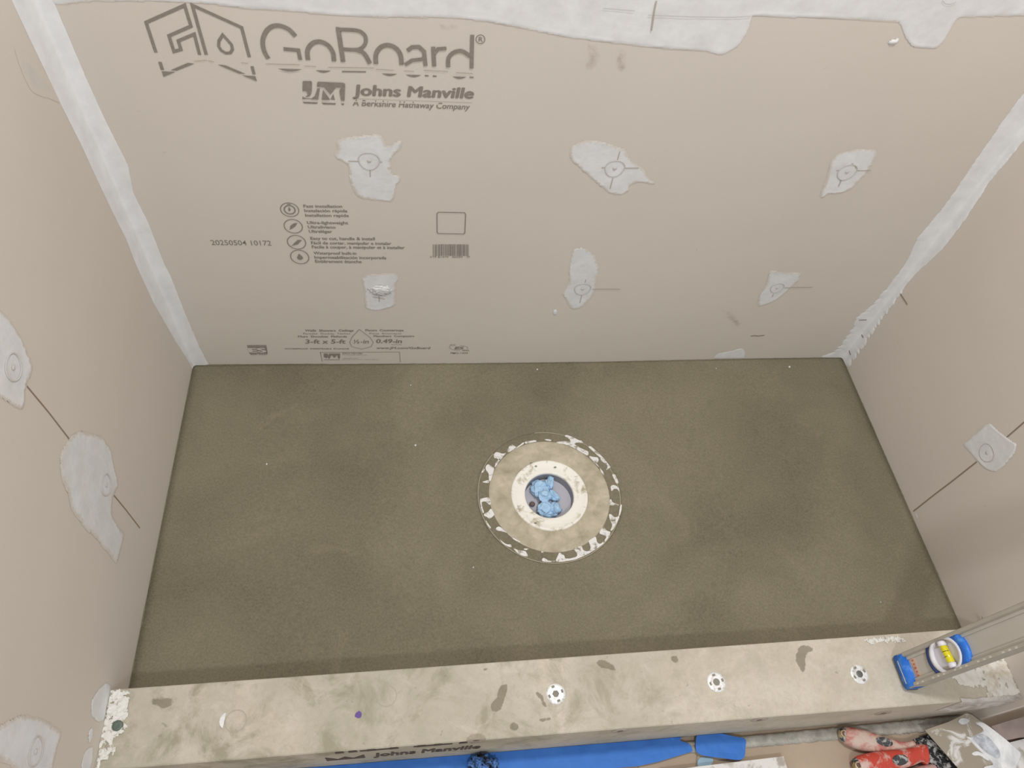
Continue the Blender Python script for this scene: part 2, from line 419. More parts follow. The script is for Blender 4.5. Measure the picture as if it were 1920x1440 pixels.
# fastener patches on the back wall
c4 = crop(2.8235, 600, 230)
def rng(plane, nrm, cpx, r, parent, off=.0012, wd=.0011, blob=True, lines=(), squash=1.0, name='fastener_mark'):
    c = plane(*cpx); nr = Vector(nrm); u = Vector((0,0,1)); v = nr.cross(u)
    bm = bmesh.new()
    K = 40
    for i in range(K):      # raised half-round ring
        pass
    rings = []
    for i in range(K):
        a = 2*math.pi*i/K; d = u*math.sin(a) + v*math.cos(a); rr = r * (1 + .03*math.sin(3*a))
        rings.append([bm.verts.new(c + d*(rr - wd) + nr*off), bm.verts.new(c + d*rr + nr*(off + .0008)), bm.verts.new(c + d*(rr + wd) + nr*off)])
    for i in range(K):
        a, b = rings[i], rings[(i+1) % K]
        for j in range(2): bm.faces.new((a[j], a[j+1], b[j+1], b[j]))
    if blob:
        R0 = r * .22
        ringa = [bm.verts.new(c + (u*math.sin(t)+v*math.cos(t))*R0 + nr*off) for t in (2*math.pi*i/14 for i in range(14))]
        tp = bm.verts.new(c + nr*(off + .0018))
        for i in range(14): bm.faces.new((ringa[i], ringa[(i+1) % 14], tp))
    fix(bm); o = link(name, bm, M_ring, parent, True)
    if lines: marks('score_mark', lines, plane, nrm, parent, .0016, M_mark, off + .0002)
    return o
BP = [
 ([(75,95),(135,75),(325,58),(345,95),(358,130),(400,95),(440,90),(430,140),(372,190),(375,240),(385,280),(430,272),(438,300),(405,325),(400,370),(385,420),(290,412),(200,400),(170,350),(155,300),(150,220),(80,190),(68,160),(100,140)], c4, (260,200), [[(150,201),(210,203)],[(315,205),(330,206)],[(265,245),(266,285)]], 'large ragged compound patch left of centre'),
 ([(1320,190),(1325,125),(1400,92),(1500,98),(1620,140),(1645,200),(1720,240),(1735,290),(1785,325),(1755,330),(1700,312),(1640,330),(1635,370),(1590,385),(1530,375),(1430,290),(1340,210)], c4, (1560,240), [[(1490,236),(1510,236)],[(1610,238),(1688,238)],[(1587,150),(1574,195)],[(1550,290),(1535,348)]], 'large slanting compound patch in the middle of the board'),
 ([(215,815),(270,800),(405,795),(425,825),(400,850),(405,965),(360,985),(290,995),(240,985),(235,940),(230,870)], c4, (320,885), [[(250,878),(275,877)],[(350,878),(372,878)],[(280,920),(345,932)],[(312,915),(314,945)]], 'small square compound patch with a shiny lump'),
 ([(1340,665),(1400,660),(1460,700),(1480,760),(1470,840),(1445,920),(1380,985),(1330,990),(1280,905),(1315,850),(1320,760)], c4, (1390,878), [[(1440,880),(1588,880)],[(1408,828),(1402,845)],[(1386,910),(1375,952)]], 'oval compound patch low in the middle'),
 ([(850,165),(950,145),(1080,148),(1075,185),(1010,285),(930,370),(850,395),(800,390),(765,425),(752,410),(790,310),(815,210)], c5, (905,270), [[(845,261),(862,261)],[(960,262),(1035,262)],[(930,222),(950,235),(955,250)],[(855,298),(872,318),(857,350)]], 'kite shaped compound patch on the upper right'),
 ([(480,810),(540,820),(655,825),(640,870),(560,945),(510,980),(460,1005),(410,1015),(415,965),(455,900)], c5, (520,908), [[(560,908),(715,906)],[(500,942),(492,958)]], 'small pointed compound patch on the lower right'),
]
for k, (pts, cr, cc, ln, lb) in enumerate(BP):
    o = patch('compound_patch', [bk(*cr(*q)) for q in pts], NB, wall_back, None, .0008, .013, .0022, k * 5, lb)
    rng(bk, NB, cr(*cc), .0165 if k < 5 else .014, o, lines=[[cr(*q) for q in l] for l in ln])
    if k == 2:      # the shiny lump
        c = bk(*cr(*cc)); bm = bmesh.new()
        bmesh.ops.create_icosphere(bm, subdivisions=4, radius=1)
        for v in bm.verts:
            q = v.co.copy(); n_ = noise.noise(q*3.1) * .35 + noise.noise(q*8) * .2
            v.co = c + Vector((q.x*.020*(1+n_), -abs(q.y)*.003*(1+2*n_) - .0008, q.z*.013*(1+n_)))
        link('compound_lump', bm, mat_plain('wet_compound', (226, 226, 226), .2, 0, .6), o, True)
for pts, lb in (([(165,1300),(190,1270),(250,1260),(330,1240),(345,1260),(340,1300)], 'flat compound smear at the foot of the board'),):
    patch('compound_patch', [bk(*c5(*q)) for q in pts], NB, wall_back, None, .0009, .003, .001, 41, lb)
patch('compound_chip', [bk(*q) for q in ((1659,80),(1668,73),(1680,74),(1688,68),(1686,78),(1679,86),(1666,85))], NB, wall_back, None, .002, .002, .0005, 4)
patch('compound_chip', [bk(*q) for q in ((1036,585),(1040,577),(1044,578),(1045,590),(1038,592))], NB, wall_back, None, .002, .0015, .0004, 8)
marks('pencil_mark', [[c5(375,1176),c5(400,1173),c5(412,1176),c5(450,1171)]], bk, NB, wall_back, .0028, None, .0004)
marks('scored_line', [[c5(1190,925),c5(1240,1003)]], rt, NR, wall_right, .0022, None, .0012)
marks('compound_crack', [[c5(970,1084),c5(1012,1083)], [c5(1012,1115),c5(1028,1100)], [c5(895,1262),c5(935,1215)]], bk, NB, wall_back, .0022, None, .0024)
marks('compound_crack', [[c5(984,1155),c5(1000,1185)], [c5(918,1245),c5(930,1280)]], rt, NR, wall_right, .0026, None, .0024)

# left wall patches
cl = crop(2.88, 0, 500); cl3 = crop(3.273, 0, 1000)
LP = [
 ([cl(*q) for q in ((-150,120),(-60,180),(0,230),(70,310),(120,400),(180,540),(160,610),(135,640),(130,770),(95,770),(0,705),(-80,650),(-160,560))], cl(68,545), 'large compound patch on the left wall nearest the back'),
 ([cl(*q) for q in ((390,900),(440,885),(550,915),(600,990),(620,1100),(640,1180),(610,1240),(600,1340),(640,1410))] + [cl3(*q) for q in ((765,0),(740,100),(715,190),(650,110),(570,10))] + [cl(*q) for q in ((470,1430),(380,1310),(370,1240),(330,1150),(320,1020),(350,960))], cl(570,1180), 'long drooping compound patch on the left wall'),
 ([cl3(*q) for q in ((-120,1230),(0,1175),(130,1110),(270,1140),(380,1215),(340,1360),(320,1440),(300,1560),(120,1480),(60,1425),(0,1395),(-120,1370))], cl3(215,1340), 'square compound patch low on the left wall by the curb'),
]
for k, (pts, cc, lb) in enumerate(LP):
    o = patch('compound_patch', [lf(*q) for q in pts], NL, wall_left, None, .0008, .014, .0022, 60 + k * 7, lb)
    rng(lf, NL, cc, .0165, o)
patch('compound_patch', [lf(*cl3(*q)) for q in ((645,915),(682,930),(655,1040),(640,1150),(600,1160),(555,1120),(560,1020),(600,960))], NL, wall_left, None, .0009, .003, .001, 44, 'small compound smear above the curb end')
patch('compound_patch', [lf(*cl3(*q)) for q in ((560,1180),(575,1200),(555,1290),(535,1290),(545,1200))], NL, wall_left, None, .0009, .002, .001, 45)
patch('compound_patch', [lf(*cl3(*q)) for q in ((520,1330),(575,1300),(560,1440),(490,1500),(500,1400))], NL, wall_left, None, .0009, .003, .001, 46)
o = patch('compound_smear', [lf(*crop(2.88,0,0)(*q)) for q in ((70,250),(150,300),(250,400),(310,480),(330,560),(250,530),(170,500),(110,370))], NL, wall_left, mat_mud('thin_scrape', (206, 200, 194), True, .8), .00005, .035, .002, 90, 'thin scraped compound beside the left corner', .0022, 0)
marks('scored_line', [[(50,724),(90,772),(137,833)], [(207,921),(235,955),(262,990)]], lf, NL, wall_left, .0022, None, .0004)

# right wall
cr_ = crop(2.88, 1560, 700)
o = patch('compound_patch', [rt(*cr_(*q)) for q in ((705,385),(770,330),(850,262),(900,310),(945,345),(1005,385),(990,430),(930,500),(880,535),(830,520),(790,480))], NR, wall_right, None, .0011, .003, .001, 120, 'square compound patch on the right wall')
rng(rt, NR, cr_(840,430), .0165, o)
marks('scored_line', [[cr_(440,745),cr_(560,650),cr_(640,590),cr_(782,478)], [cr_(945,345),cr_(1037,265)], [cr_(1037,265),cr_(1100,212)]], rt, NR, wall_right, .0026, None, .0004)
patch('compound_chip', [rt(*q) for q in ((1714,957),(1720,962),(1723,978),(1717,968))], NR, wall_right, None, .0012, .002, .0005, 4)
# torn flap of tape sticking out of the right wall by the level
bm = bmesh.new()
f0 = [rt(1842,1162), rt(1852,1154), rt(1862,1172), rt(1848,1180)]
slab(bm, [f0[0] + Vector((-.001,0,0)), f0[1] + Vector((-.012,0,0)), f0[2] + Vector((-.014,0,0)), f0[3] + Vector((-.001,0,0))], (-.3,-.5,.8), .0008)
fix(bm); link('compound_flap', bm, M_ring, wall_right)

# ------------------------------------------------------------------ print on the back board
E0 = .0005
def ink(name, fill, label=None, mat=None):
    bm = bmesh.new(); fill(bm); face_out(bm, NB); o = link(name, bm, mat or M_ink, wall_back)
    if label: o['label'] = label
    return o
def wpx(px, py, n): return (bk(px + n/2, py) - bk(px - n/2, py)).length     # width in metres of n pixels there
LAY = [0]
def eps():
    LAY[0] = (LAY[0] + 1) % 24; return E0 + LAY[0] * .00003
def st(bm, pts, cr, wd, closed=False, smooth=False):
    if smooth: pts = cmr(pts, 6, closed)
    q = [cr(*p) for p in pts]; sc = cr(1, 0)[0] - cr(0, 0)[0]
    stroke(bm, [bk(*p) for p in q], wpx(*q[0], wd * sc), NB, closed, eps())
def pl(bm, pts, cr): poly(bm, [bk(*cr(*p)) for p in pts], NB, eps())
c6 = crop(8, 260, 0)
def house(bm):
    st(bm, [(260,785),(112,335),(690,78),(785,390),(455,535),(530,770),(635,740),(595,610),(835,510),(915,820)], c6, 50)
    st(bm, [(1015,820),(805,75),(1545,410),(1660,855)], c6, 50)
    st(bm, [(1262,520),(1205,610),(1200,690),(1240,755),(1310,795),(1375,790),(1408,740),(1395,670),(1335,600)], c6, 46, True)
    st(bm, [(318,925),(358,1045)], c6, 50); st(bm, [(1700,990),(1732,1112)], c6, 46)
    pl(bm, [(480,1050),(735,940),(835,952),(575,1055)], c6); pl(bm, [(345,1065),(550,1075),(375,1148)], c6)
    pl(bm, [(1185,965),(1300,975),(1605,1105),(1505,1100)], c6); pl(bm, [(1550,1125),(1750,1138),(1775,1215)], c6)
ink('printed_house_logo', house, 'dark house outline logo with a drop')
c1 = crop(2.6667, 240, 0)
def word(bm):
    S = 23
    st(bm, [(838,180),(800,143),(745,126),(700,145),(675,195),(680,250),(702,292)], c1, S, False, True)
    st(bm, [(778,243),(852,250),(862,298)], c1, S*.85)
    st(bm, [(900,298),(898,250),(922,216),(960,207),(1000,225),(1025,262),(1030,305)], c1, S, False, True)
    st(bm, [(1076,308),(1052,146),(1062,147)], c1, S)
    st(bm, [(1052,146),(1140,150),(1178,168),(1190,200),(1175,233),(1140,247),(1062,243)], c1, S*.85, False, True)
    st(bm, [(1140,247),(1180,265),(1210,316)], c1, S, False, True)
    st(bm, [(1240,318),(1240,270),(1262,236),(1300,224),(1340,240),(1363,275),(1368,322)], c1, S, False, True)
    st(bm, [(1397,252),(1420,234),(1455,233),(1480,255),(1488,328)], c1, S*.9)
    st(bm, [(1485,292),(1420,300),(1385,322)], c1, S*.8)
    st(bm, [(1531,330),(1526,232)], c1, S*.9); st(bm, [(1530,268),(1550,243),(1592,240)], c1, S*.8)
    st(bm, [(1601,334),(1603,288),(1630,260),(1670,254),(1712,280)], c1, S*.9, False, True)
    st(bm, [(1721,172),(1718,340)], c1, S*.85)
    for x0, x1, y in ((748,870,341),(938,1015,350),(1268,1346,366),(1388,1466,372),(1622,1692,381)):
        n = 8; up = [(x0 + (x1-x0)*i/n, y + (x1-x0)*.03*i/n) for i in range(n+1)]
        lo = [(x0 + (x1-x0)*i/n, y + (x1-x0)*.03*i/n + 12*math.sin(math.pi*i/n)) for i in range(n-1, 0, -1)]
        pl(bm, up + lo, c1)
    for x0, x1, y in ((1070,1190,357),(1484,1503,377),(1524,1543,379),(1708,1728,385)): pl(bm, [(x0,y-4),(x1,y-2),(x1,y+4),(x0,y+3)], c1)
    st(bm, [(1762+22*math.cos(2*math.pi*i/20), 195+22*math.sin(2*math.pi*i/20)) for i in range(20)], c1, 4, True)
    text_bm(bm, 'R', bk(*c1(1753,206)) + Vector((0,-E0,0)), bk(*c1(1773,207)) + Vector((0,-E0,0)), Vector((0,0,1)), (bk(*c1(1760,184)) - bk(*c1(1760,206))).length, .02)
ink('printed_wordmark', word, 'large dark GoBoard lettering with worn gaps')
def ghost(bm):
    for (a, b) in (((330,305),(395,300)),((400,302),(430,308)),((565,312),(600,316)),((690,318),(860,322)),((880,328),(940,332)),((1000,335),(1230,338)),((1240,345),(1330,350)),((1380,352),(1430,356)),((1480,350),(1600,356)),((1640,362),(1725,366))):
        st(bm, [a, b], c1, 3)
ink('printed_ghost_marks', ghost, None, M_inkl)
c7 = crop(5.647, 560, 130)
def jm(bm):
    pl(bm, [(42,128),(52,120),(132,120),(141,132),(138,235),(128,265),(112,282),(80,290),(72,283),(95,272),(92,240),(72,225),(42,226)], c7)
    pl(bm, [(40,284),(85,305),(135,305),(170,280),(190,225),(196,200),(225,197),(208,316),(40,310)], c7)
    pl(bm, [(196,140),(206,127),(470,138),(492,150),(492,170),(462,188),(395,188),(335,262),(268,184),(194,180)], c7)
    pl(bm, [(462,188),(492,170),(486,328),(450,327),(432,225),(440,205)], c7)
    pl(bm, [(258,212),(335,318),(245,318)], c7); pl(bm, [(366,258),(385,322),(345,320),(338,310)], c7)
    pl(bm, [(40,340),(207,348),(190,364),(60,360)], c7); pl(bm, [(240,350),(396,356),(385,373),(262,370)], c7); pl(bm, [(448,358),(484,360),(472,380),(456,372)], c7)
ink('printed_badge', jm, 'dark JM badge')
V0 = Vector((0, -E0, 0)); ZU = Vector((0, 0, 1))
def tx(bm, s, cr, a, b, h, bold=.01, shear=0, clip=None):
    A = bk(*cr(*a)) + V0; B = bk(*cr(*b)) + V0
    H = (bk(*cr(a[0], a[1] - h)) - bk(*cr(*a))).length
    text_bm(bm, s, A, B, ZU, H, bold, shear, clip)
def jmtext(bm):
    tx(bm, 'Johns Manville', c7, (578,272), (1845,306), 112, .045, .12)
    tx(bm, 'A Berkshire Hathaway Company', c7, (572,382), (1812,424), 62, .02, .2, [(.62,.86)])
ink('printed_company_name', jmtext, 'bold company name with a half-missing line under it')
def jml(bm): st(bm, [(570,308),(1840,352)], c7, 4)
ink('printed_rule', jml, None, M_inkl)
c2 = crop(3.5556, 380, 360)
def feats(bm):
    L = [('Fast installation',674,930,102),('Instalación rápida',680,965,132),('Installation rapide',686,974,163),
         ('Ultra-lightweight',698,970,212),('Ultraliviano',704,886,241),('Ultraléger',710,864,270),
         ('Easy to cut, handle & install',720,1148,317),('Fácil de cortar, manipular e instalar',725,1258,347),('Facile à couper, à manipuler et à installer',730,1346,374),
         ('Waterproof built-in',742,1025,415),('Impermeabilización incorporada',747,1224,443),('Entièrement étanche',752,1060,470)]
    for s, a, b, y in L: tx(bm, s, c2, (a, y), (b, y + (b-a)*.008), 19, .028)
ink('printed_feature_list', feats, 'four blocks of small feature text')
def icon(cx, cy, inner):
    def f(bm):
        ex = lambda rx, ry, n=36, k=.12: [(cx + rx*math.cos(2*math.pi*i/n), cy + ry*math.sin(2*math.pi*i/n) + k*rx*math.cos(2*math.pi*i/n)) for i in range(n)]
        st(bm, ex(61, 45), c2, 6, True); inner(bm, cx, cy, ex)
    ink('printed_icon', f)
def clock(bm, x, y, ex): st(bm, ex(36, 28), c2, 9, True); pl(bm, [(x-6,y-20),(x+8,y-2),(x-2,y+12),(x-10,y)], c2); st(bm, [(x-18,y-38),(x+8,y-36)], c2, 7)
def feather(bm, x, y, ex): pl(bm, [(x-22,y+20),(x-20,y-2),(x+4,y-20),(x+28,y-22),(x+12,y+2),(x-10,y+16)], c2); st(bm, [(x-24,y+22),(x,y-4)], c2, 4)
def knife(bm, x, y, ex): pl(bm, [(x-24,y+14),(x+8,y-16),(x+36,y-14),(x+8,y+14),(x-14,y+20)], c2); st(bm, [(x-34,y+22),(x-16,y+18)], c2, 5)
def drop(bm, x, y, ex): pl(bm, [(x-6,y-22),(x+18,y-2),(x+22,y+10),(x+8,y+20),(x-10,y+16),(x-18,y+4)], c2)
icon(580,117,clock); icon(604,227,feather); icon(626,333,knife); icon(647,431,drop)
def date(bm): tx(bm, '20250504 10172', c2, (60,352), (460,356), 32, .004)
ink('printed_batch_number', date, 'batch number 20250504 10172')
def frame(bm):
    q = [(1562,142),(1572,133),(1745,136),(1753,146),(1748,270),(1740,278),(1570,275),(1563,266)]
    st(bm, q, c2, 6, True)
ink('printed_code_frame', frame)
def bars(bm):
    r = random.Random(4); x = 1535
    while x < 1772:
        w_ = r.choice((2, 3, 4, 6, 8)); g = r.choice((3, 3, 4, 6))
        pl(bm, [(x,347),(x+w_,347),(x+w_,424 if 1550 < x < 1760 else 434),(x,424 if 1550 < x < 1760 else 434)], c2); x += w_ + g
    tx(bm, '0', c2, (1516,438), (1527,438), 11, .01); tx(bm, '81979', c2, (1568,438), (1638,438), 11, .01)
    tx(bm, '06299', c2, (1662,438), (1732,438), 11, .01); tx(bm, '7', c2, (1772,438), (1782,438), 11, .01)
ink('printed_barcode', bars, 'barcode with digits')
c3 = crop(4, 440, 590)
def lower(bm):
    for s, a, b, y, h, bo in (('Walls  Showers  Ceilings',532,892,125,15,.03),('Paredes  Duchas  Techos',515,868,147,12,.0),('Murs  Douches  Plafonds',478,842,169,13,.03),
        ('Floors  Countertops',982,1266,123,15,.03),('Pisos  Encimeras',1012,1250,146,12,.0),('Planchers  Comptoirs',1044,1346,166,13,.03),
        ('3-ft x 5-ft',532,832,215,30,.03),('½-in',892,1006,214,28,.02),('0.49-in',1064,1254,212,30,.03),('ACTUAL',1176,1254,227,8,.0),
        ('WATERPROOF  IMPERMEABLE  ÉTANCHE',375,858,259,9,.02),('www.JM.com/GoBoard',1066,1468,256,15,.03),
        ('Johns Manville',808,960,293,8,.03),('717 17th Street, Denver, CO',808,990,304,5,.0),('1-800-654-3103',808,925,328,5,.0),('Made in USA  /  Hecho en EE. UU.  /  Fabriqué aux États-Unis',808,1080,338,5,.0),('ICC',1618,1656,231,10,.02),('PMG',1708,1756,272,10,.02),('PMG-1439',1618,1748,293,12,.01),('ES',1650,1716,258,18,.04)):
        tx(bm, s, c3, (a, y), (b, y), h, bo, .15 if ('ft' in s or 'in' in s or 'www' in s or s == 'ES') else 0)
    st(bm, [(934,108),(880,165),(863,205),(880,238),(952,256),(1022,238),(1040,205),(1015,168)], c3, 4, True)
    st(bm, [(658,352),(642,281),(1236,279),(1242,352)], c3, 4)
    st(bm, [(1620,228),(1612,246),(1640,262),(1690,268)], c3, 3, False, True); st(bm, [(1690,232),(1740,238),(1745,256)], c3, 3, False, True)
    pl(bm, [(92,228),(236,227),(248,290),(112,291)], c3)
    pl(bm, [(668,290),(700,290),(704,312),(690,326),(668,316)], c3); pl(bm, [(708,290),(792,290),(790,328),(776,328),(770,302),(748,322),(726,302),(712,328),(700,328)], c3)
    st(bm, [(670,337),(790,337)], c3, 5)
    tx(bm, 'ESR-3247', c3, (120,301), (248,301), 8, .02)
ink('printed_size_block', lower, 'size and address print along the bottom of the board')
def es(bm): 
    for s, a, b, y, h, bo in (('ES',115,234,280,32,.06),('ICC EVALUATION',100,226,236,5,.01)):
        A = bk(*c3(a, y)) - Vector((0, .0009, 0)); B = bk(*c3(b, y)) - Vector((0, .0009, 0))
        text_bm(bm, s, A, B, ZU, (bk(*c3(a, y-h)) - bk(*c3(a, y))).length, bo)
ink('printed_badge_letters', es, 'pale ES letters on the dark badge', M_board)
# old dirt rubbed on the board below the seam
def dirt(name, pts, nrm, plane, parent, colr, off=.0004):
    s = NT(name); a_ = s.n('ShaderNodeAttribute', attribute_name='fade')
    k = s.ramp(s.math('MULTIPLY', a_.outputs['Fac'], s.ramp(s.noise(60, 4, .7), [(.3, BW), (.7, WH)])), [(.1, BW), (.9, (.55, .55, .55, 1))])
    s.bump(s.noise(520, 3), .2, .0006)
    m = s.out(srgb(*colr), .85); s.l(k, s.b.inputs['Alpha'])
    return patch(name, [plane(*q) for q in pts], nrm, parent, m, off, .02, .002, 7)
dirt('dirt_stain', [(1095,74),(1125,80),(1132,105),(1112,150),(1090,140)], NB, bk, wall_back, (138, 122, 98))
dirt('dirt_stain', [(1148,85),(1180,90),(1180,130),(1152,150)], NB, bk, wall_back, (140, 124, 100))
dirt('dirt_stain', [(815,38),(870,38),(865,62),(822,60)], NB, bk, wall_back, (150, 136, 112))
dirt('dirt_stain', [(1345,575),(1375,580),(1395,605),(1385,618),(1355,598)], NB, bk, wall_back, (160, 142, 122))

# ================================================================== MORTAR PAN
def pan_z(x, y):
    r = math.hypot(x - DC.x, y - DC.y); t = min(1, max(0, (r - .14) / .5)); e = .010 * (t - 1)
    e += .0011 * noise.noise(Vector((x*5, y*5, 0))) * min(1, max(0, (r-.15)*8))
    return e
bm = bmesh.new(); NA = 288; NRG = 46; rings = []
R0 = .1464
X0, X1, Y0, Y1 = .0004, W - .0004, YI + .0024, -.0004
angs = sorted(set([2*math.pi*i/NA for i in range(NA)] + [math.atan2(cy - DC.y, cx - DC.x) % (2*math.pi) for cx in (X0, X1) for cy in (Y0, Y1)]))
for j in range(NRG + 1):
    ring = []
    for a in angs:
        dx, dy = math.cos(a), math.sin(a)
        tx_ = ((X1 if dx > 0 else X0) - DC.x) / dx if abs(dx) > 1e-9 else 1e9
        ty_ = ((Y1 if dy > 0 else Y0) - DC.y) / dy if abs(dy) > 1e-9 else 1e9
        Rm = min(tx_, ty_); r = R0 + (Rm - R0) * (j / NRG) ** 1.15
        x, y = DC.x + dx*r, DC.y + dy*r
        ring.append(bm.verts.new((x, y, pan_z(x, y))))
    rings.append(ring)
n = len(angs)
for a, b in zip(rings, rings[1:]):
    for i in range(n): bm.faces.new((a[i], b[i], b[(i+1) % n], a[(i+1) % n]))
low = [bm.verts.new((v.co.x, v.co.y, ZF + .0005)) for v in rings[-1]]
lowi = [bm.verts.new((v.co.x, v.co.y, ZF + .0005)) for v in rings[0]]
for i in range(n):
    bm.faces.new((rings[-1][i], low[i], low[(i+1) % n], rings[-1][(i+1) % n]))
    bm.faces.new((rings[0][i], rings[0][(i+1) % n], lowi[(i+1) % n], lowi[i]))
    bm.faces.new((low[i], lowi[i], lowi[(i+1) % n], low[(i+1) % n]))
fix(bm)
pan = link('shower_pan', bm, M_pan, None, False)
for p in pan.data.polygons: p.use_smooth = p.normal.z > .5
tag(pan, 'grey-green mottled mortar shower floor sloping to the round drain', 'shower floor')
# ragged mortar lip where the pan meets the walls
def lip(name, a, b, nrm, seed):
    bm = bmesh.new(); n_ = 260; rows = []
    for i in range(n_ + 1):
        p = a.lerp(b, i / n_); k = noise.noise(Vector((i*.06, seed, 0))) + .7*noise.noise(Vector((i*.35, seed, 5)))
        h = max(.0002, .0006 + .0020*k); d = .0002 + .0006*k; zz = pan_z(p.x, p.y)
        rows.append([bm.verts.new(p + Vector((0,0,zz - .001))), bm.verts.new(p + Vector(nrm)*.0002 + Vector((0,0,zz + h))), bm.verts.new(p + Vector(nrm)*(abs(d)+.0010) + Vector((0,0,zz - .0004)))])
    for u, v in zip(rows, rows[1:]):
        for j in range(2): bm.faces.new((u[j], u[j+1], v[j+1], v[j]))
    fix(bm); return link(name, bm, M_pan, pan, True)
lip('mortar_lip', Vector((0,-.0005,0)), Vector((W,-.0005,0)), (0,-1,0), 1)
lip('mortar_lip', Vector((.0005,0,0)), Vector((.0005,YI,0)), (1,0,0), 2)
lip('mortar_lip', Vector((W-.0005,0,0)), Vector((W-.0005,YI,0)), (-1,0,0), 3)
WH_ = ['near the right half of the back wall', 'just front-left of the drain flange', 'left of and behind the drain flange', 'near the right front corner by the curb', 'at the middle of the back wall foot', 'closest to the back right corner', 'in front of the boxed address print', 'in the left part of the floor']
for k, (px, py) in enumerate(((1343,690),(888,1061),(779,832),(1651,1129),(1008,690),(1480,688),(770,720),(500,870))):
    c = fl(px, py, 0); c.z = pan_z(c.x, c.y) + .0008; bm = bmesh.new(); bmesh.ops.create_icosphere(bm, subdivisions=2, radius=.0011 + .0006*(k % 3))
    for v in bm.verts: v.co = v.co * (1 + .4*noise.noise(v.co*2000)) + c
    tag(link('compound_crumb', bm, M_whitemud), 'tiny white crumb on the mortar floor ' + WH_[k], 'crumb', 'white crumbs scattered over the mortar floor')

# ================================================================== DRAIN
dr = thing('shower_drain', 'round bonding drain flange with a white collar set in the mortar floor', 'drain', (DC.x, DC.y, DZ))
D0 = (DC.x, DC.y, 0)
bm = bmesh.new()
lathe(bm, [(.1245, -.0106), (.1235, -.0098), (.118, -.0095), (.105, -.0108), (.090, -.0118), (.080, -.0112), (.0775, -.013)], D0, 120)
for v in bm.verts:
    r = math.hypot(v.co.x - DC.x, v.co.y - DC.y)
    if .08 < r < .122: v.co.z += .0007 * noise.noise(v.co * 55)
fix(bm); link('mortar_coated_cone', bm, M_smear, dr, True)
bm = bmesh.new()
lathe(bm, [(.0790, -.0125), (.0785, -.0098), (.0765, -.0086), (.0740, -.0092), (.068, -.0120), (.060, -.0128), (.053, -.0124), (.0505, -.0130), (.0500, -.0150), (.0500, -.020)], D0, 120)
fix(bm); link('collar', bm, M_pvcc, dr, True)
bm = bmesh.new(); lathe(bm, [(.0500, -.018), (.0495, -.040)], D0, 96); fix(bm); bmesh.ops.reverse_faces(bm, faces=bm.faces); link('throat', bm, M_cupw, dr, True)
bm = bmesh.new(); rr = lathe(bm, [(.0497, -.040), (.0480, -.0405), (.030, -.0402), (.001, -.0402)], D0, 96); bm.faces.new(rr[-1]); fix(bm)
link('inner_ledge', bm, M_cup, dr, True)
# perforated rim: hourglass webs between an inner and an outer band, mostly buried in mortar
cd_ = crop(4.8, 860, 780)
RIM = [
 [(590,232),(690,216),(712,228),(640,242),(592,252)], [(492,300),(540,268),(590,230),(590,250),(545,276),(500,305)],
 [(440,300),(455,270),(488,252),(492,268),(525,280),(495,305),(440,330)],
 [(312,345),(340,322),(400,342),(430,330),(405,358),(372,402),(345,378),(318,380)],
 [(240,455),(262,430),(300,455),(322,470),(302,540),(285,592),(270,585),(272,520),(240,478)],
 [(330,430),(370,375),(378,385),(345,440),(322,468)],
 [(200,512),(232,468),(240,482),(212,515)], [(205,595),(270,575),(282,600),(262,605)],
 [(190,745),(270,730),(285,760),(290,805),(270,800),(250,772),(205,770),(215,830),(232,872),(218,880),(198,820)],
 [(225,880),(265,865),(290,828),(325,890),(275,930),(255,905),(222,900)],
 [(240,930),(262,965),(295,1010),(285,1015),(250,970)], [(330,1010),(360,990),(405,1020),(440,1055),(400,1040),(335,1028)],
 [(440,1055),(500,1100),(562,1135),(540,1138),(490,1108)], [(365,1105),(405,1140),(440,1160),(475,1150),(480,1185),(440,1175),(400,1150)],
 [(490,1190),(560,1215),(600,1210),(628,1265),(580,1260),(530,1235)], [(575,1195),(640,1190),(610,1212)],
 [(750,1278),(770,1272),(800,1300),(880,1305),(830,1315),(748,1308)], [(738,1215),(772,1210),(770,1232),(742,1230)],
 [(870,1305),(890,1262),(905,1225),(960,1262),(950,1285),(1010,1282),(1070,1262),(1065,1235),(1030,1190),(1110,1168),(1115,1205),(1150,1222),(1185,1210),(1185,1165),(1165,1125),(1235,1082),(1245,1140),(1270,1155),(1305,1130),(1335,1085),(1300,1068),(1262,1060),(1278,1020),(1305,990),(1330,1035),(1370,1040),(1355,1085),(1310,1145),(1250,1190),(1150,1250),(1050,1292),(950,1310),(885,1314)],
 [(1350,880),(1378,885),(1400,915),(1438,905),(1455,800),(1470,790),(1465,850),(1440,930),(1400,1005),(1378,1035),(1362,1035),(1385,985),(1360,930)],
 [(1350,790),(1368,740),(1385,780),(1430,790),(1450,805),(1395,800),(1365,812)], [(1365,628),(1395,618),(1440,640),(1450,690),(1435,660),(1400,650),(1375,682)],
 [(1378,522),(1400,515),(1425,560),(1442,610),(1420,612),(1395,560)],
 [(1162,275),(1185,268),(1250,325),(1310,385),(1372,465),(1322,488),(1345,452),(1310,420),(1275,400),(1280,380),(1240,345),(1190,300)],
 [(1170,352),(1200,368),(1255,372),(1262,400),(1240,428),(1300,500),(1312,542),(1290,520),(1262,460),(1215,415),(1175,370)],
 [(875,232),(960,228),(1010,232),(995,205),(948,178),(965,168),(1030,190),(1080,218),(1120,225),(1128,245),(1075,238),(1035,250),(1100,290),(1172,322),(1165,362),(1110,330),(1020,278),(940,250),(880,245)],
 [(765,208),(830,210),(840,228),(770,218)],
]
bm = bmesh.new()
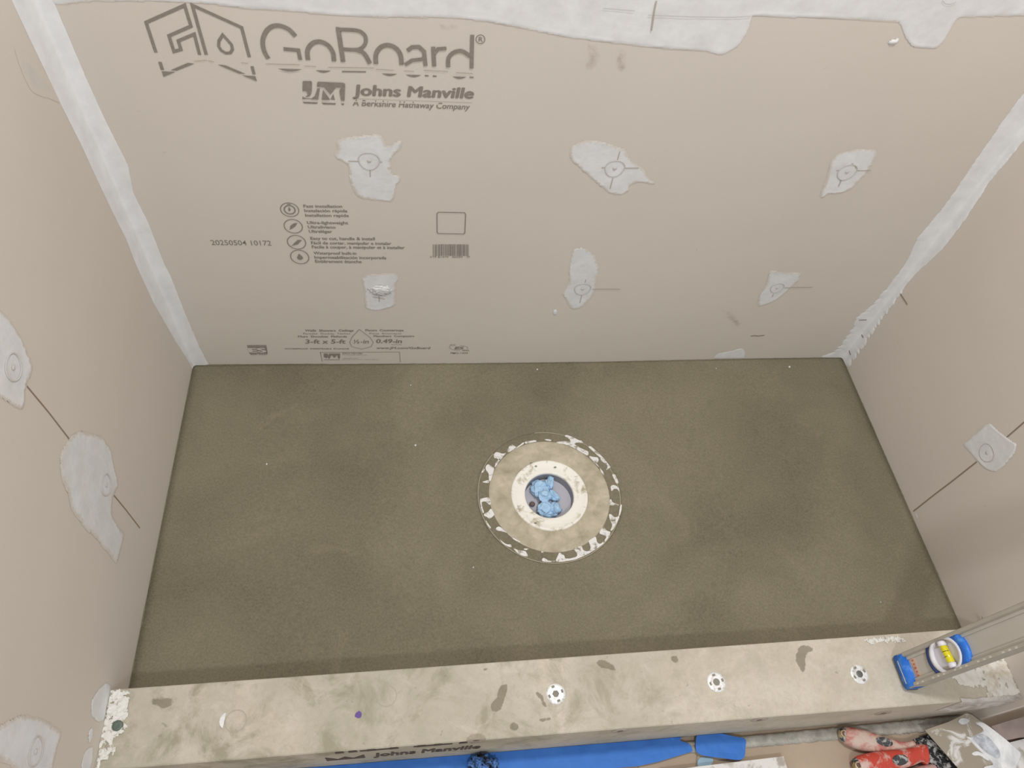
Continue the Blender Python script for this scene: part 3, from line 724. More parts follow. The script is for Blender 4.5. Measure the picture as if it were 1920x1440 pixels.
for pts in RIM:
    q = soften(densify([fl(*cd_(*p), -.0094) for p in pts], .003), 1)
    slab(bm, [p - Vector((0,0,.0008)) for p in q], NU, .0010)
bmesh.ops.triangulate(bm, faces=[f for f in bm.faces if len(f.verts) > 4]); fix(bm)
o = link('perforated_rim', bm, M_pvc, dr); o['label'] = 'white perforated rim showing through the mortar'
bm = bmesh.new()    # mortar skin filling the perforations, very slightly paler than the pan, with the thin outer edge line
lathe(bm, [(.1236, -.0100), (.1300, -.0097), (.1400, -.00965), (.1452, -.0098), (.1463, -.0100), (.1463, -.030)], D0, 144); fix(bm)
link('mortar_fill', bm, M_pan, dr, True)
bm = bmesh.new()
pts = [Vector((DC.x + .1458*math.cos(t), DC.y + .1458*math.sin(t), -.0096)) for t in (math.radians(118 + i*2) for i in range(170))]
stroke(bm, pts[10:], .0012, NU, False, .0003); face_out(bm, NU); link('rim_edge', bm, mat_plain('rim_edge', (176, 168, 146), .7), dr)
for px, py in ((1004,981),(996,868),(1041,876),(1005,874),(1097,951)):
    c = fl(px, py, -.0095); bm = bmesh.new(); bmesh.ops.create_icosphere(bm, subdivisions=2, radius=1)
    for v in bm.verts: v.co = Vector((v.co.x*.0026*(1+.5*noise.noise(v.co*3+c*99)), v.co.y*.0018, v.co.z*.0006)) + c
    link('mortar_speck', bm, M_gap, dr, True)

# crumpled glove in the drain
def crumple(name, lobes, mat, parent=None, amp=.35, f=1.0, base=None):
    bm = bmesh.new()
    for (cx, cy, cz, rx, ry, rz, rot, sd) in lobes:
        t = bmesh.new(); bmesh.ops.create_icosphere(t, subdivisions=5, radius=1)
        mp = {}
        ca, sa = math.cos(rot), math.sin(rot)
        for v in t.verts:
            q = v.co; s3 = Vector((sd, sd*1.7, 0))
            n1 = 1 - abs(noise.noise(Vector((q.x*1.7, q.y*.8, q.z))*f + s3)) * 2.2; n2 = 1 - math.sqrt(abs(noise.noise(Vector((q.x*1.2, q.y*3.0, q.z*1.2))*f + s3*2))) * 1.5; n3 = noise.noise(q*5*f + s3)
            k = 1 + amp*(n1 - .6) * .8 + amp*.38*(n2 - .6) + amp*.05*n3
            x, y, z = q.x*rx*k, q.y*ry*k, q.z*rz*k
            z_ = cz + z
            if base is not None: z_ = max(z_, base)
            mp[v] = bm.verts.new((cx + x*ca - y*sa, cy + x*sa + y*ca, z_))
        for fc in t.faces: bm.faces.new([mp[v] for v in fc.verts])
        t.free()
    return link(name, bm, mat, parent, True)
def gp(px, py, z=-.032): p = fl(px, py, z); return p.x, p.y
zb = -.0400
L = []
for (px, py, z, rx, ry, rz, rot, sd) in ((1013,917,-.031,.019,.021,.011,.4,1.3),(1030,906,-.029,.010,.015,.012,-.3,4.1),(1020,930,-.027,.014,.015,.013,.2,7.7),(1038,930,-.032,.015,.009,.009,-.8,2.2),(1021,953,-.030,.016,.015,.011,.9,9.4),(1040,953,-.030,.014,.012,.011,-.5,5.6),(1030,963,-.034,.017,.009,.007,.0,3.9)):
    x, y = gp(px, py, z); L.append((x, y, z, rx, ry, rz, rot, sd))
gl = crumple('rubber_glove', L, M_glove, None, .46, .8, zb)
tag(gl, 'crumpled light blue rubber glove stuffed in the drain opening', 'glove')
x, y = gp(998, 945, -.036); bm = bmesh.new(); bmesh.ops.create_icosphere(bm, subdivisions=3, radius=1)
for v in bm.verts: v.co = Vector((x + v.co.x*.006, y + v.co.y*.0055, -.0362 + v.co.z*.0042)) * 1.0
tag(link('pebble', bm, M_pebble, None, True), 'small brown pebble beside the blue glove in the drain', 'pebble')

# ================================================================== CURB
curb = thing('shower_curb', 'board-clad shower curb with dusty stained top along the front', 'curb', (W/2, (YI+YO)/2, ZF))
bm = bmesh.new()
yo1 = YO - .006
P8 = [(0,YO,ZF),(W,yo1,ZF),(W,YI+.002,ZF),(0,YI,ZF),(0,YO,HC),(W,yo1,HC),(W,YI+.002,HC),(0,YI,HC)]
v = [bm.verts.new(p) for p in P8]
for f in ((3,2,1,0),(4,5,6,7),(0,1,5,4),(1,2,6,5),(2,3,7,6),(3,0,4,7)): bm.faces.new([v[i] for i in f])
e = [e for e in bm.edges if all(abs(q.co.z - HC) < 1e-6 for q in e.verts) and abs(e.verts[0].co.x - e.verts[1].co.x) > 1]
bmesh.ops.bevel(bm, geom=e, offset=.0012, segments=3, affect='EDGES'); fix(bm)
link('curb_body', bm, M_curb, curb)
# rough compound at the ends of the curb
def rough_patch(name, pts, zfun, mat, parent, seed, amp=.0016, base=.0006, label=None, step=.0022, hole=.3):
    """grid of plaster over a horizontal outline, with real relief and holes"""
    P = [Vector(p) for p in pts]; xs = [p.x for p in P]; ys = [p.y for p in P]
    def inside(x, y):
        c = False
        for i in range(len(P)):
            a, b = P[i], P[i-1]
            if (a.y > y) != (b.y > y) and x < (b.x - a.x)*(y - a.y)/(b.y - a.y) + a.x: c = not c
        return c
    bm = bmesh.new(); g = {}
    nx = int((max(xs)-min(xs))/step)+1; ny = int((max(ys)-min(ys))/step)+1
    def vert(i, j):
        if (i, j) not in g:
            x = min(xs)+i*step; y = min(ys)+j*step
            h = base + amp*(1 - abs(noise.noise(Vector((x*95, y*95, seed)))*2.2)) + amp*.7*noise.noise(Vector((x*240, y*240, seed)))
            g[(i, j)] = bm.verts.new((x, y, zfun(x, y) + h))
        return g[(i, j)]
    for i in range(nx):
        for j in range(ny):
            x = min(xs)+(i+.5)*step; y = min(ys)+(j+.5)*step
            ox = .004*noise.noise(Vector((x*160, y*160, seed+3))); oy = .004*noise.noise(Vector((x*160, y*160, seed+9)))
            if inside(x+ox, y+oy) and noise.noise(Vector((x*130, y*130, seed+20))) < hole:
                bm.faces.new((vert(i,j), vert(i+1,j), vert(i+1,j+1), vert(i,j+1)))
    fix(bm); o = link(name, bm, mat, parent, True)
    if label: o['label'] = label
    return o
M_rough = mat_two('rough_compound', (160, 152, 132), (224, 223, 217), 150, .30, .46, .75, 0, .6, .0015, 1.0, 5)
zt = lambda x, y: HC
c9 = crop(9, 140, 1280)
rough_patch('end_compound', [(.0005,YI-.001,0)] + [top(*c9(*q)) for q in ((950,140),(930,230),(900,400),(910,560),(840,640),(860,760),(820,860),(700,920),(640,1000),(690,1110),(660,1230),(600,1290),(440,1310),(420,1440),(400,1600))] + [Vector((.0005,YO+.001,0))], zt, M_rough, curb, 2, .0018, .0004, 'rough white compound on the left end of the curb', hole=.36, step=.0016)
cA = crop(7.385, 1660, 1140)
rough_patch('end_compound', [top(*cA(*q)) for q in ((760,440),(800,410),(900,360),(1100,330),(1300,330),(1500,330))] + [Vector((W-.0005,YI,0)), Vector((W-.0005,YO,0))] + [top(*q) for q in ((1895,1308),(1850,1312),(1850,1290),(1800,1285),(1780,1265),(1760,1215))], zt, mat_two('smeared_white_compound', (196, 182, 158), (232, 229, 222), 16, .34, .56, .7, 0, .4, .001, 1.2), curb, 5, .0009, .0003, 'smeared white compound on the right end of the curb', hole=.5)
rough_patch('edge_compound', [top(*crop(3,1280,1140)(*q)) for q in ((1020,182),(1140,160),(1240,168),(1255,185),(1200,195),(1140,188),(1060,205))], zt, M_rough, curb, 8, .001, .0004, hole=.3)
# compound on the front face at the right end
bm = bmesh.new(); rows = []
for i in range(90):
    row = []
    for j in range(24):
        x = 1.385 + (W - .0005 - 1.385)*i/89; zz = HC + .0012 - .077*max(0, j-1)/22
        k = noise.noise(Vector((x*60, zz*60, 1))); k2 = noise.noise(Vector((x*200, zz*110, 4)))
        yy = YO - .006*x/W - .0004 - max(0, .0022 + .0022*k + .0012*k2) * min(1, i/16)
        row.append(bm.verts.new((x, yy if j else yy + .006, zz)))
    rows.append(row)
for a, b in zip(rows, rows[1:]):
    for j in range(23): bm.faces.new((a[j], a[j+1], b[j+1], b[j]))
fix(bm)
if sum(f.normal.y for f in bm.faces) > 0: bmesh.ops.reverse_faces(bm, faces=bm.faces)
o = link('face_compound', bm, mat_two('grey_face_compound', (168, 158, 148), (212, 206, 198), 30, .35, .6, .7, 0, .4), curb, True); o['label'] = 'thick compound smeared on the right end of the curb face'

# fastening washers
def washer(px, py, rot, seed, filled=.0):
    c = top(px, py); c.z = HC + .0002; n_ = 48; bm = bmesh.new()
    prof = [(.0160, 0), (.0156, .0009), (.0120, .0012), (.0070, .0009)]
    rings = lathe(bm, prof, c, n_); inner = rings[-1]
    bm.faces.new(inner); fix(bm)
    o = link('fastener_washer', bm, M_zinc, curb, True)
    bm = bmesh.new()
    for k in range(4):
        a0 = rot + k*math.pi/2
        pts = [c + Vector((r*math.cos(a0+d), r*math.sin(a0+d), .0013)) for r, d in ((.0098,-.25),(.0128,-.22),(.0132,0),(.0128,.22),(.0098,.25))]
        slab(bm, pts, NU, .0003)
    fix(bm); link('slot', bm, M_gap, o)
    bm = bmesh.new(); rr_ = lathe(bm, [(.0058, .0008), (.0056, .0016), (.0030, .0020)], c, 6 if seed == 0 else 20); bm.faces.new(rr_[-1]); fix(bm)
    link('screw_head', bm, M_screw if seed == 2 else M_gap, o)
    return o
washer(1042,1301,.3,0)['label'] = 'white-smeared washer, the leftmost clear one on the curb top'
washer(1343,1279,.2,1)['label'] = 'zinc washer in the middle of the curb top'
washer(1611,1264,.4,2)['label'] = 'zinc washer next to the spirit level'
# screw showing through the compound at the left end, compound crescent, faint buried washers
c = top(221,1361); c.z = HC + .002; bm = bmesh.new(); rr_ = lathe(bm, [(.0075,-.001),(.0075,.001),(.006,.0018),(.002,.0012)], c, 32); bm.faces.new(rr_[-1]); fix(bm)
o = link('screw_head', bm, mat_plain('green_grey_screw', (104, 116, 106), .5, .4), curb, True); o['label'] = 'greenish screw head in the compound at the left end'
bm = bmesh.new()
for A, r, a0, a1 in ((top(428,1351), .0125, 110, 240),):
    k = 20; outer = [A + Vector((r*math.cos(math.radians(a0+(a1-a0)*i/k)), r*math.sin(math.radians(a0+(a1-a0)*i/k)), .0004)) for i in range(k+1)]
    inn = [A + Vector((r*math.cos(math.radians(a0+(a1-a0)*i/k)), r*math.sin(math.radians(a0+(a1-a0)*i/k)), .0004)) * 1.0 for i in range(k+1)]
    for i, p in enumerate(inn): p += (A - p).normalized() * .005*math.sin(math.pi*i/k)
    slab(bm, outer + inn[::-1][1:-1], NU, .0014)
bmesh.ops.triangulate(bm, faces=[f for f in bm.faces if len(f.verts) > 4]); fix(bm); link('compound_crescent', bm, M_whitemud, curb)
for cpx in ((725,1305),(442,1352)):
    A = top(*cpx); bm = bmesh.new()
    stroke(bm, [A + Vector((.0155*math.cos(t), .0155*math.sin(t), .0005)) for t in (2*math.pi*i/40 for i in range(40))], .0010, NU, True); face_out(bm, NU)
    link('buried_washer_outline', bm, mat_plain('faint_ring', (176, 168, 150), .7), curb)
bm = bmesh.new(); A = top(672,1340)
poly(bm, [A + Vector((.005*math.cos(t)*(1+.4*noise.noise(Vector((t*9,0,0)))), .005*math.sin(t)*(1+.4*noise.noise(Vector((t*7,5,0)))), .0003)) for t in (2*math.pi*i/18 for i in range(18))], NU); face_out(bm, NU)
link('purple_ink_spot', bm, M_ruststain, curb)
# stains with shapes of their own
s_ = NT('mortar_stain'); a_ = s_.n('ShaderNodeAttribute', attribute_name='fade')
s_.l(s_.math('MULTIPLY', s_.ramp(s_.math('ADD', s_.math('MULTIPLY', a_.outputs['Fac'], 1.1), s_.math('SUBTRACT', s_.math('MULTIPLY', s_.noise(110, 6, .75), 1.8), 1.1)), [(.05, BW), (.5, WH)]), .45), s_.b.inputs['Alpha'])
s_.bump(s_.noise(90, 4, .7), .2, .001); M_stain = s_.out(srgb(140, 132, 110), .85)
cS = crop(3, 640, 1220)
for pts in ([(820,320),(850,285),(870,275),(880,200),(905,182),(942,185),(935,235),(912,285),(900,340),(870,362)], [(1070,225),(1110,222),(1140,250),(1150,300),(1175,325),(1130,320),(1120,280)], [(945,400),(990,395),(1010,430),(975,465),(940,455)], [(785,100),(825,88),(832,112),(792,128)], [(1420,60),(1470,45),(1530,75),(1560,120),(1500,110),(1440,90)], [(1840,30),(1890,25),(1905,70),(1860,80)], [(1090,380),(1180,370),(1190,395),(1110,405)]):
    patch('mortar_stain', [top(*cS(*q)) for q in pts], NU, curb, M_stain, .00035, .003, .002, 31)
cT = crop(3, 1280, 1140)
for pts in ([(640,215),(700,205),(745,220),(740,250),(690,262),(700,310),(690,360),(670,380),(650,320),(625,300),(640,250)],):
    patch('mortar_stain', [top(*cT(*q)) for q in pts], NU, curb, M_stain, .00035, .003, .002, 33)
cU = crop(3, 0, 1240)
for pts in ([(840,195),(960,190),(990,230),(980,270),(900,280),(850,260)], [(880,330),(960,345),(960,375),(900,372)], [(820,170),(880,170),(870,195),(830,190)]):
    patch('mortar_stain', [top(*cU(*q)) for q in pts], NU, curb, M_stain, .00035, .008, .003, 35)
# screws and print on the curb face
fy = lambda px, py: at(px, py, 1, YO - .0055)
fy0 = lambda px, py: at(px, py, 1, YO - .0035)
for px, py in ((1163,1373),(1424,1351),(1656,1337),(893,1392)):
    c = fy(px, py); c.y = YO - .006*c.x/W - .0002; bm = bmesh.new(); K = 32
    r1 = [bm.verts.new(c + Vector((.015*math.cos(2*math.pi*i/K), 0, .015*math.sin(2*math.pi*i/K)))) for i in range(K)]
    r2 = [bm.verts.new(c + Vector((.0135*math.cos(2*math.pi*i/K), -.0012, .0135*math.sin(2*math.pi*i/K)))) for i in range(K)]
    r3 = [bm.verts.new(c + Vector((.006*math.cos(2*math.pi*i/K), -.0006, .006*math.sin(2*math.pi*i/K)))) for i in range(K)]
    for a, b in ((r1, r2), (r2, r3)):
        for i in range(K): bm.faces.new((a[i], a[(i+1) % K], b[(i+1) % K], b[i]))
    bm.faces.new(r3); fix(bm); wv = link('face_washer', bm, mat_plain('dull_washer', (178, 166, 154), .6), curb, True)
    bm = bmesh.new(); poly(bm, [c + Vector((.0048*math.cos(t), -.0011, .0048*math.sin(t))) for t in (2*math.pi*i/16 for i in range(16))], NB); face_out(bm, NB)
    link('screw_recess', bm, M_score, wv)
bm = bmesh.new()
def fline(px, py): c = fy0(px, py); c.y = YO - .006*c.x/W - .0006; return c
text_bm(bm, 'Johns Manville', fline(701,1421), fline(899,1404), ZU, .034, .04, .1)
for px, py in ((893,1386),(870,1390),(822,1391),(790,1394),(738,1399),(695,1405),(660,1409),(636,1413)):
    c = fline(px, py); c.z = HC - .006; poly(bm, [c + Vector((dx, 0, dz)) for dx, dz in ((-.007,-.013),(.007,-.011),(.006,.003),(-.006,.003))], NB)
for a, b in (((775,1396),(850,1389)),((672,1405),(730,1398))): 
    A = fline(*a); B = fline(*b); A.z = B.z = HC - .012; stroke(bm, [A, B], .008, NB)
A = fline(648,1424); poly(bm, [A + Vector((dx, 0, dz)) for dx, dz in ((-.03,-.012),(.03,-.012),(.03,.022),(.012,-.004),(0,.016),(-.012,-.004),(-.03,.022))], NB)
face_out(bm, NB); o = link('printed_lettering', bm, mat_plain('curb_face_ink', (96, 84, 78), .9), curb); o['label'] = 'dark board lettering cut off by the curb edge'

# ================================================================== SPIRIT LEVEL
LB = top(1680,1233).lerp(top(1701,1294), .5)
LEN = 1.0; LW = .0555; LT = .024
LB = LB + Vector((.014, 0, 0))
sn = (W - LT - LB.x - .004) / LEN; th = math.asin(sn)
lev = thing('spirit_level', 'grey box spirit level with blue end and yellow vial leaning on the right wall', 'spirit level', (LB.x, LB.y, HC))
U = Vector((math.sin(th), 0.012, math.cos(th))).normalized(); V = Vector((0,1,0)); V = (V - U*V.dot(U)).normalized(); N = U.cross(V)
if N.x > 0: N = -N                      # face towards the room
O = Vector((LB.x, LB.y, HC + .0006)) + N * 0 
O = O - N * 0
base_lift = 0
def lp(u, v_, n_): return O + U*u + V*v_ + N*n_    # u along, v across, n out of the face (0 = back)
O.z = HC + .0030
def lbox(bm, a, b):
    vs = [bm.verts.new(lp(u, v_, n_)) for u in (a[0], b[0]) for v_ in (a[1], b[1]) for n_ in (a[2], b[2])]
    for f in ((0,1,3,2),(4,6,7,5),(0,4,5,1),(2,3,7,6),(0,2,6,4),(1,5,7,3)): bm.faces.new([vs[i] for i in f])
hw = LW/2
bm = bmesh.new(); lbox(bm, (.012,-hw+.004,.007), (LEN,hw-.004,.017)); fix(bm)
# window through the web is covered by the vial housing
link('web', bm, M_lev, lev)
for s in (-1, 1):
    bm = bmesh.new(); a, b = sorted((s*hw, s*(hw-.0075))); lbox(bm, (.010,a,.0), (LEN,b,LT)); fix(bm)
    bmesh.ops.bevel(bm, geom=bm.edges[:], offset=.0012, segments=2, affect='EDGES'); r_ = link('rail', bm, M_levd, lev)
    bm = bmesh.new(); a, b = sorted((s*(hw-.0075), s*(hw-.0125))); lbox(bm, (.012,a,.016), (LEN,b,.0195)); fix(bm); link('inner_rib', bm, M_lev, lev)
    if s < 0:
        bm = bmesh.new()
        for k in range(30): 
            if k % 4 != 2: lbox(bm, (.03+k*.012,-hw+.0018,LT-.0002), (.0345+k*.012,-hw+.0045,LT+.0002))
        fix(bm); link('ruler_marks', bm, mat_plain('pale_ruler_print', (206, 200, 190), .6), r_)
bm = bmesh.new(); lbox(bm, (0,-hw,0), (.025,hw,LT+.0008)); fix(bm); bmesh.ops.bevel(bm, geom=bm.edges[:], offset=.002, segments=3, affect='EDGES')
ec = link('end_cap', bm, M_lblue, lev, True); ec['label'] = 'blue plastic end cap'
bm = bmesh.new(); lbox(bm, (-.0006,-hw-.0002,-.0004), (.003,hw+.0002,LT*.8)); fix(bm); link('end_pad', bm, M_black, lev)
bm = bmesh.new(); lbox(bm, (.008,-hw+.008,LT+.0006), (.0095,hw-.010,LT+.0012)); fix(bm); link('end_cap_scuff', bm, M_ring, ec)
bm = bmesh.new(); lbox(bm, (.0285,-hw+.010,.0168), (.0395,hw-.008,.0176)); fix(bm)
lb_ = link('sticker', bm, M_stick, lev)
bm = bmesh.new()
for k in range(5): lbox(bm, (.032,-hw+.014+k*.006,.0175), (.036,-hw+.0165+k*.006,.0178))
fix(bm); link('sticker_print', bm, mat_plain('orange_print', (186, 110, 84), .7), lb_)
# vial housing: blue ring cut flat by the rails, white dial, yellow tube
uc = .110; Rb = .040; KU = 1.12
def arc_ring(bm, r0, r1, n0, n1, a0, a1, clipv, seg=40):
    prev = None
    for i in range(seg+1):
        a = math.radians(a0 + (a1-a0)*i/seg); cs, sn_ = math.cos(a), math.sin(a)
        def cp(r): 
            v_ = r*sn_; u_ = r*cs*KU
            return (uc + u_, max(-clipv, min(clipv, v_)))
        (ua, va), (ub, vb) = cp(r0), cp(r1)
        cur = [bm.verts.new(lp(ua, va, n0)), bm.verts.new(lp(ub, vb, n0)), bm.verts.new(lp(ub, vb, n1)), bm.verts.new(lp(ua, va, n1))]
        if prev:
            for k in range(4): bm.faces.new((prev[k], prev[(k+1) % 4], cur[(k+1) % 4], cur[k]))
        prev = cur
cv = hw - .0055
bm = bmesh.new(); arc_ring(bm, .0275, Rb, .012, .0235, -62, 62, cv); fix(bm); h1 = link('vial_housing', bm, M_lblue, lev, True); h1['label'] = 'bright blue half of the vial housing'
bm = bmesh.new(); arc_ring(bm, .0275, Rb-.003, .012, .0215, 118, 242, cv); fix(bm); h2 = link('vial_housing', bm, M_lnavy, lev, True); h2['label'] = 'dark blue half of the vial housing'
bm = bmesh.new(); arc_ring(bm, .0235, .0282, .012, .0250, 0, 360, cv); fix(bm); link('dial_rim', bm, M_lwhite, lev, True)
bm = bmesh.new(); rr_ = [lp(uc + .0245*KU*math.cos(t), max(-cv, min(cv, .0245*math.sin(t))), .0178) for t in (2*math.pi*i/48 for i in range(48))]
poly(bm, rr_, N); face_out(bm, N); dial = link('dial', bm, M_lwhite, lev)
bm = bmesh.new()
ax_u = uc + .004; rot = math.radians(6)
def tube(bm, r, v0, v1, nn, seg=20, cap=True, tapers=None):
    rings = []
    for v_, k in ((v0, .8), (v0 + .0015, 1), (v1 - .0015, 1), (v1, .8)):
        rings.append([bm.verts.new(lp(ax_u + v_*math.sin(-rot) + r*k*math.cos(t), v_*math.cos(rot), nn + r*k*math.sin(t))) for t in (2*math.pi*i/seg for i in range(seg))])
    for a, b in zip(rings, rings[1:]):
        for i in range(seg): bm.faces.new((a[i], a[(i+1) % seg], b[(i+1) % seg], b[i]))
    bm.faces.new(rings[0]); bm.faces.new(rings[-1]); fix(bm)
tube(bm, .0058, -.0135, .0135, .0235); vial = link('vial', bm, M_yel, lev, True); vial['label'] = 'yellow bubble vial'
for a, b in ((-.021, -.0132), (.0132, .021)):
    bm = bmesh.new(); tube(bm, .0066, a, b, .0235); link('vial_holder', bm, M_lwhite, lev, True)
bm = bmesh.new()
for v_ in (-.004, .004):
    prev = None
    for i in range(13):
        t = math.pi*i/12; c_ = [bm.verts.new(lp(ax_u + .0060*math.cos(t), v_ + d, .0235 + .0060*math.sin(t))) for d in (-.0004, .0004)]
        if prev: bm.faces.new((prev[0], prev[1], c_[1], c_[0]))
        prev = c_
fix(bm); link('vial_line', bm, M_black, vial)

# ================================================================== BATHROOM SIDE
# grey thinset / metal strip along the curb foot
bm = bmesh.new()
A0, A1 = fl(1240,1396), fl(1800,1342); rows = []
B0, B1 = fl(1240,1418), fl(1800,1366)
for i in range(200):
    t = i/199; a = A0.lerp(A1, t); b = B0.lerp(B1, t); row = []
    j1 = .002*noise.noise(Vector((t*40, 1, 0))) + .002*noise.noise(Vector((t*140, 4, 0)))
    for k, (s, h) in enumerate(((0, .0), (.04, .006), (.3, .0075), (.38, .0055), (.65, .0065), (.96, .005), (1, 0))):
        p = a.lerp(b, s) + Vector((0, j1*(1 if s > .5 else .5), 0)); h2 = h + (.0016*noise.noise(Vector((t*70, s*6, 2))) if 0 < s < 1 else 0)
        p.y = min(p.y, YO - .0075); row.append(bm.verts.new((p.x, p.y, ZF + .0006 + max(0, h2))))
    rows.append(row)
for a, b in zip(rows, rows[1:]):
    for j in range(6): bm.faces.new((a[j], a[j+1], b[j+1], b[j]))
fix(bm)
if sum(f.normal.z for f in bm.faces) < 0: bmesh.ops.reverse_faces(bm, faces=bm.faces)
tag(link('thinset_strip', bm, M_strip, None, True), 'rough grey thinset strip on the floor along the curb foot', 'mortar strip')
def sheet(name, pts, z, mat, th=.0006, wave=.0015, seed=0):
    P = soften(densify([fl(px, py, z) for px, py in pts], .006), 1); bm = bmesh.new()
    up = [bm.verts.new(p) for p in P]; f = bm.faces.new(up)
    bmesh.ops.triangulate(bm, faces=[f]); bmesh.ops.subdivide_edges(bm, edges=bm.edges[:], cuts=1, use_grid_fill=True)
    bmesh.ops.subdivide_edges(bm, edges=[e for e in bm.edges if e.calc_length() > .008], cuts=1, use_grid_fill=True)
    for v in bm.verts:
        v.co.z += abs(wave*noise.noise(Vector((v.co.x*28, v.co.y*60, seed)))) * 2
        v.co.y = min(v.co.y, YO - .006*v.co.x/W - .0006)
    face_out(bm, NU)
    r = bmesh.ops.extrude_face_region(bm, geom=bm.faces[:])
    for v in r['geom']:
        if isinstance(v, bmesh.types.BMVert): v.co.z += th
    fix(bm); return link(name, bm, mat, None, False)
t1 = sheet('painters_tape', [(120,1452),(400,1430),(620,1412),(840,1395),(1060,1380),(1245,1366),(1290,1364),(1284,1374),(1272,1390),(1290,1392),(1302,1408),(1259,1421),(1233,1429),(1195,1437),(1120,1443),(900,1462),(600,1478),(300,1492),(100,1500)], ZF + .009, M_tape, seed=3)
tag(t1, 'long strip of blue masking tape along the foot of the curb', 'tape')
t2 = sheet('painters_tape', [(1305,1378),(1310,1374),(1342,1373),(1367,1379),(1400,1385),(1397,1402),(1397,1421),(1389,1426),(1367,1424),(1339,1420),(1317,1417),(1303,1410),(1304,1392)], ZF + .012, M_tape, .0006, .002, 9)
tag(t2, 'short folded end of blue tape next to the grey strip', 'tape')
t3 = sheet('painters_tape', [(1311,1419),(1340,1421),(1333,1437),(1308,1440),(1306,1432)], ZF + .0015, M_tapel, .0004, .0004, 2)
tag(t3, 'pale blue scrap of tape on the tan floor', 'tape')
# crumpled blue/black plastic on the tape
L = []
for px, py, z, rx, ry, rz, rot, sd in ((892,1436,.012,.012,.014,.010,.3,1.1),(905,1428,.018,.013,.014,.014,1.0,2.7),(920,1440,.013,.012,.015,.012,-.4,5.2)):
    p = fl(px, py, ZF + .009 + z); L.append((p.x, p.y, ZF + .010 + z, rx, ry, rz, rot, sd))
M_cr = mat_two('blue_black_crumple', (20, 22, 30), (92, 134, 196), 70, .46, .54, .45)
g2 = crumple('crumpled_wrapper', L, M_cr, None, .5, 1.2, ZF + .0115)
tag(g2, 'small crumpled blue and black wrapper on the blue tape', 'wrapper')
# white dusty board lying on the floor
bm = bmesh.new(); q = [fl(*p, ZF + .016) for p in ((1240,1446),(1310,1437),(1469,1418),(1476,1440),(1500,1500),(1200,1540))]
slab(bm, [p - Vector((0,0,.0152)) for p in q], NU, .015); fix(bm)
tag(link('board_offcut', bm, M_white), 'dusty white board corner lying on the tan floor', 'board')
# seam in the tan floor
bm = bmesh.new(); a, b = fl(1195,1436,ZF), fl(1300,1440,ZF); stroke(bm, [fl(1196,1436), fl(1204,1470)], .002, NU, False, .0004); stroke(bm, [fl(1307,1416), fl(1304,1442)], .002, NU, False, .0004); face_out(bm, NU)
link('floor_joint', bm, M_score, floor_o)
# pinkish scrap board and pale scrap beyond the knife
bm = bmesh.new(); q = [fl(*p, ZF + .03) for p in ((1858,1362),(1890,1352),(1935,1340),(1990,1345),(1990,1378),(1925,1380),(1885,1388))]
slab(bm, [p - Vector((0,0,.0295)) for p in q], NU, .030)
for v in bm.verts: v.co.y = min(v.co.y, YO - .013)
fix(bm); tag(link('board_scrap', bm, M_pink), 'pinkish board scrap on the floor against the right end of the curb', 'board')
bm = bmesh.new(); q = [fl(*p, ZF + .012) for p in ((1870,1398),(1925,1384),(2010,1380),(2010,1470),(1880,1500),(1850,1440))]
slab(bm, [p - Vector((0,0,.0118)) for p in q], NU, .0115)
for v in bm.verts: v.co.y = min(v.co.y, YO - .045)
fix(bm); tag(link('board_scrap', bm, M_white), 'pale grey scrap board under the mud-smeared blade', 'board')

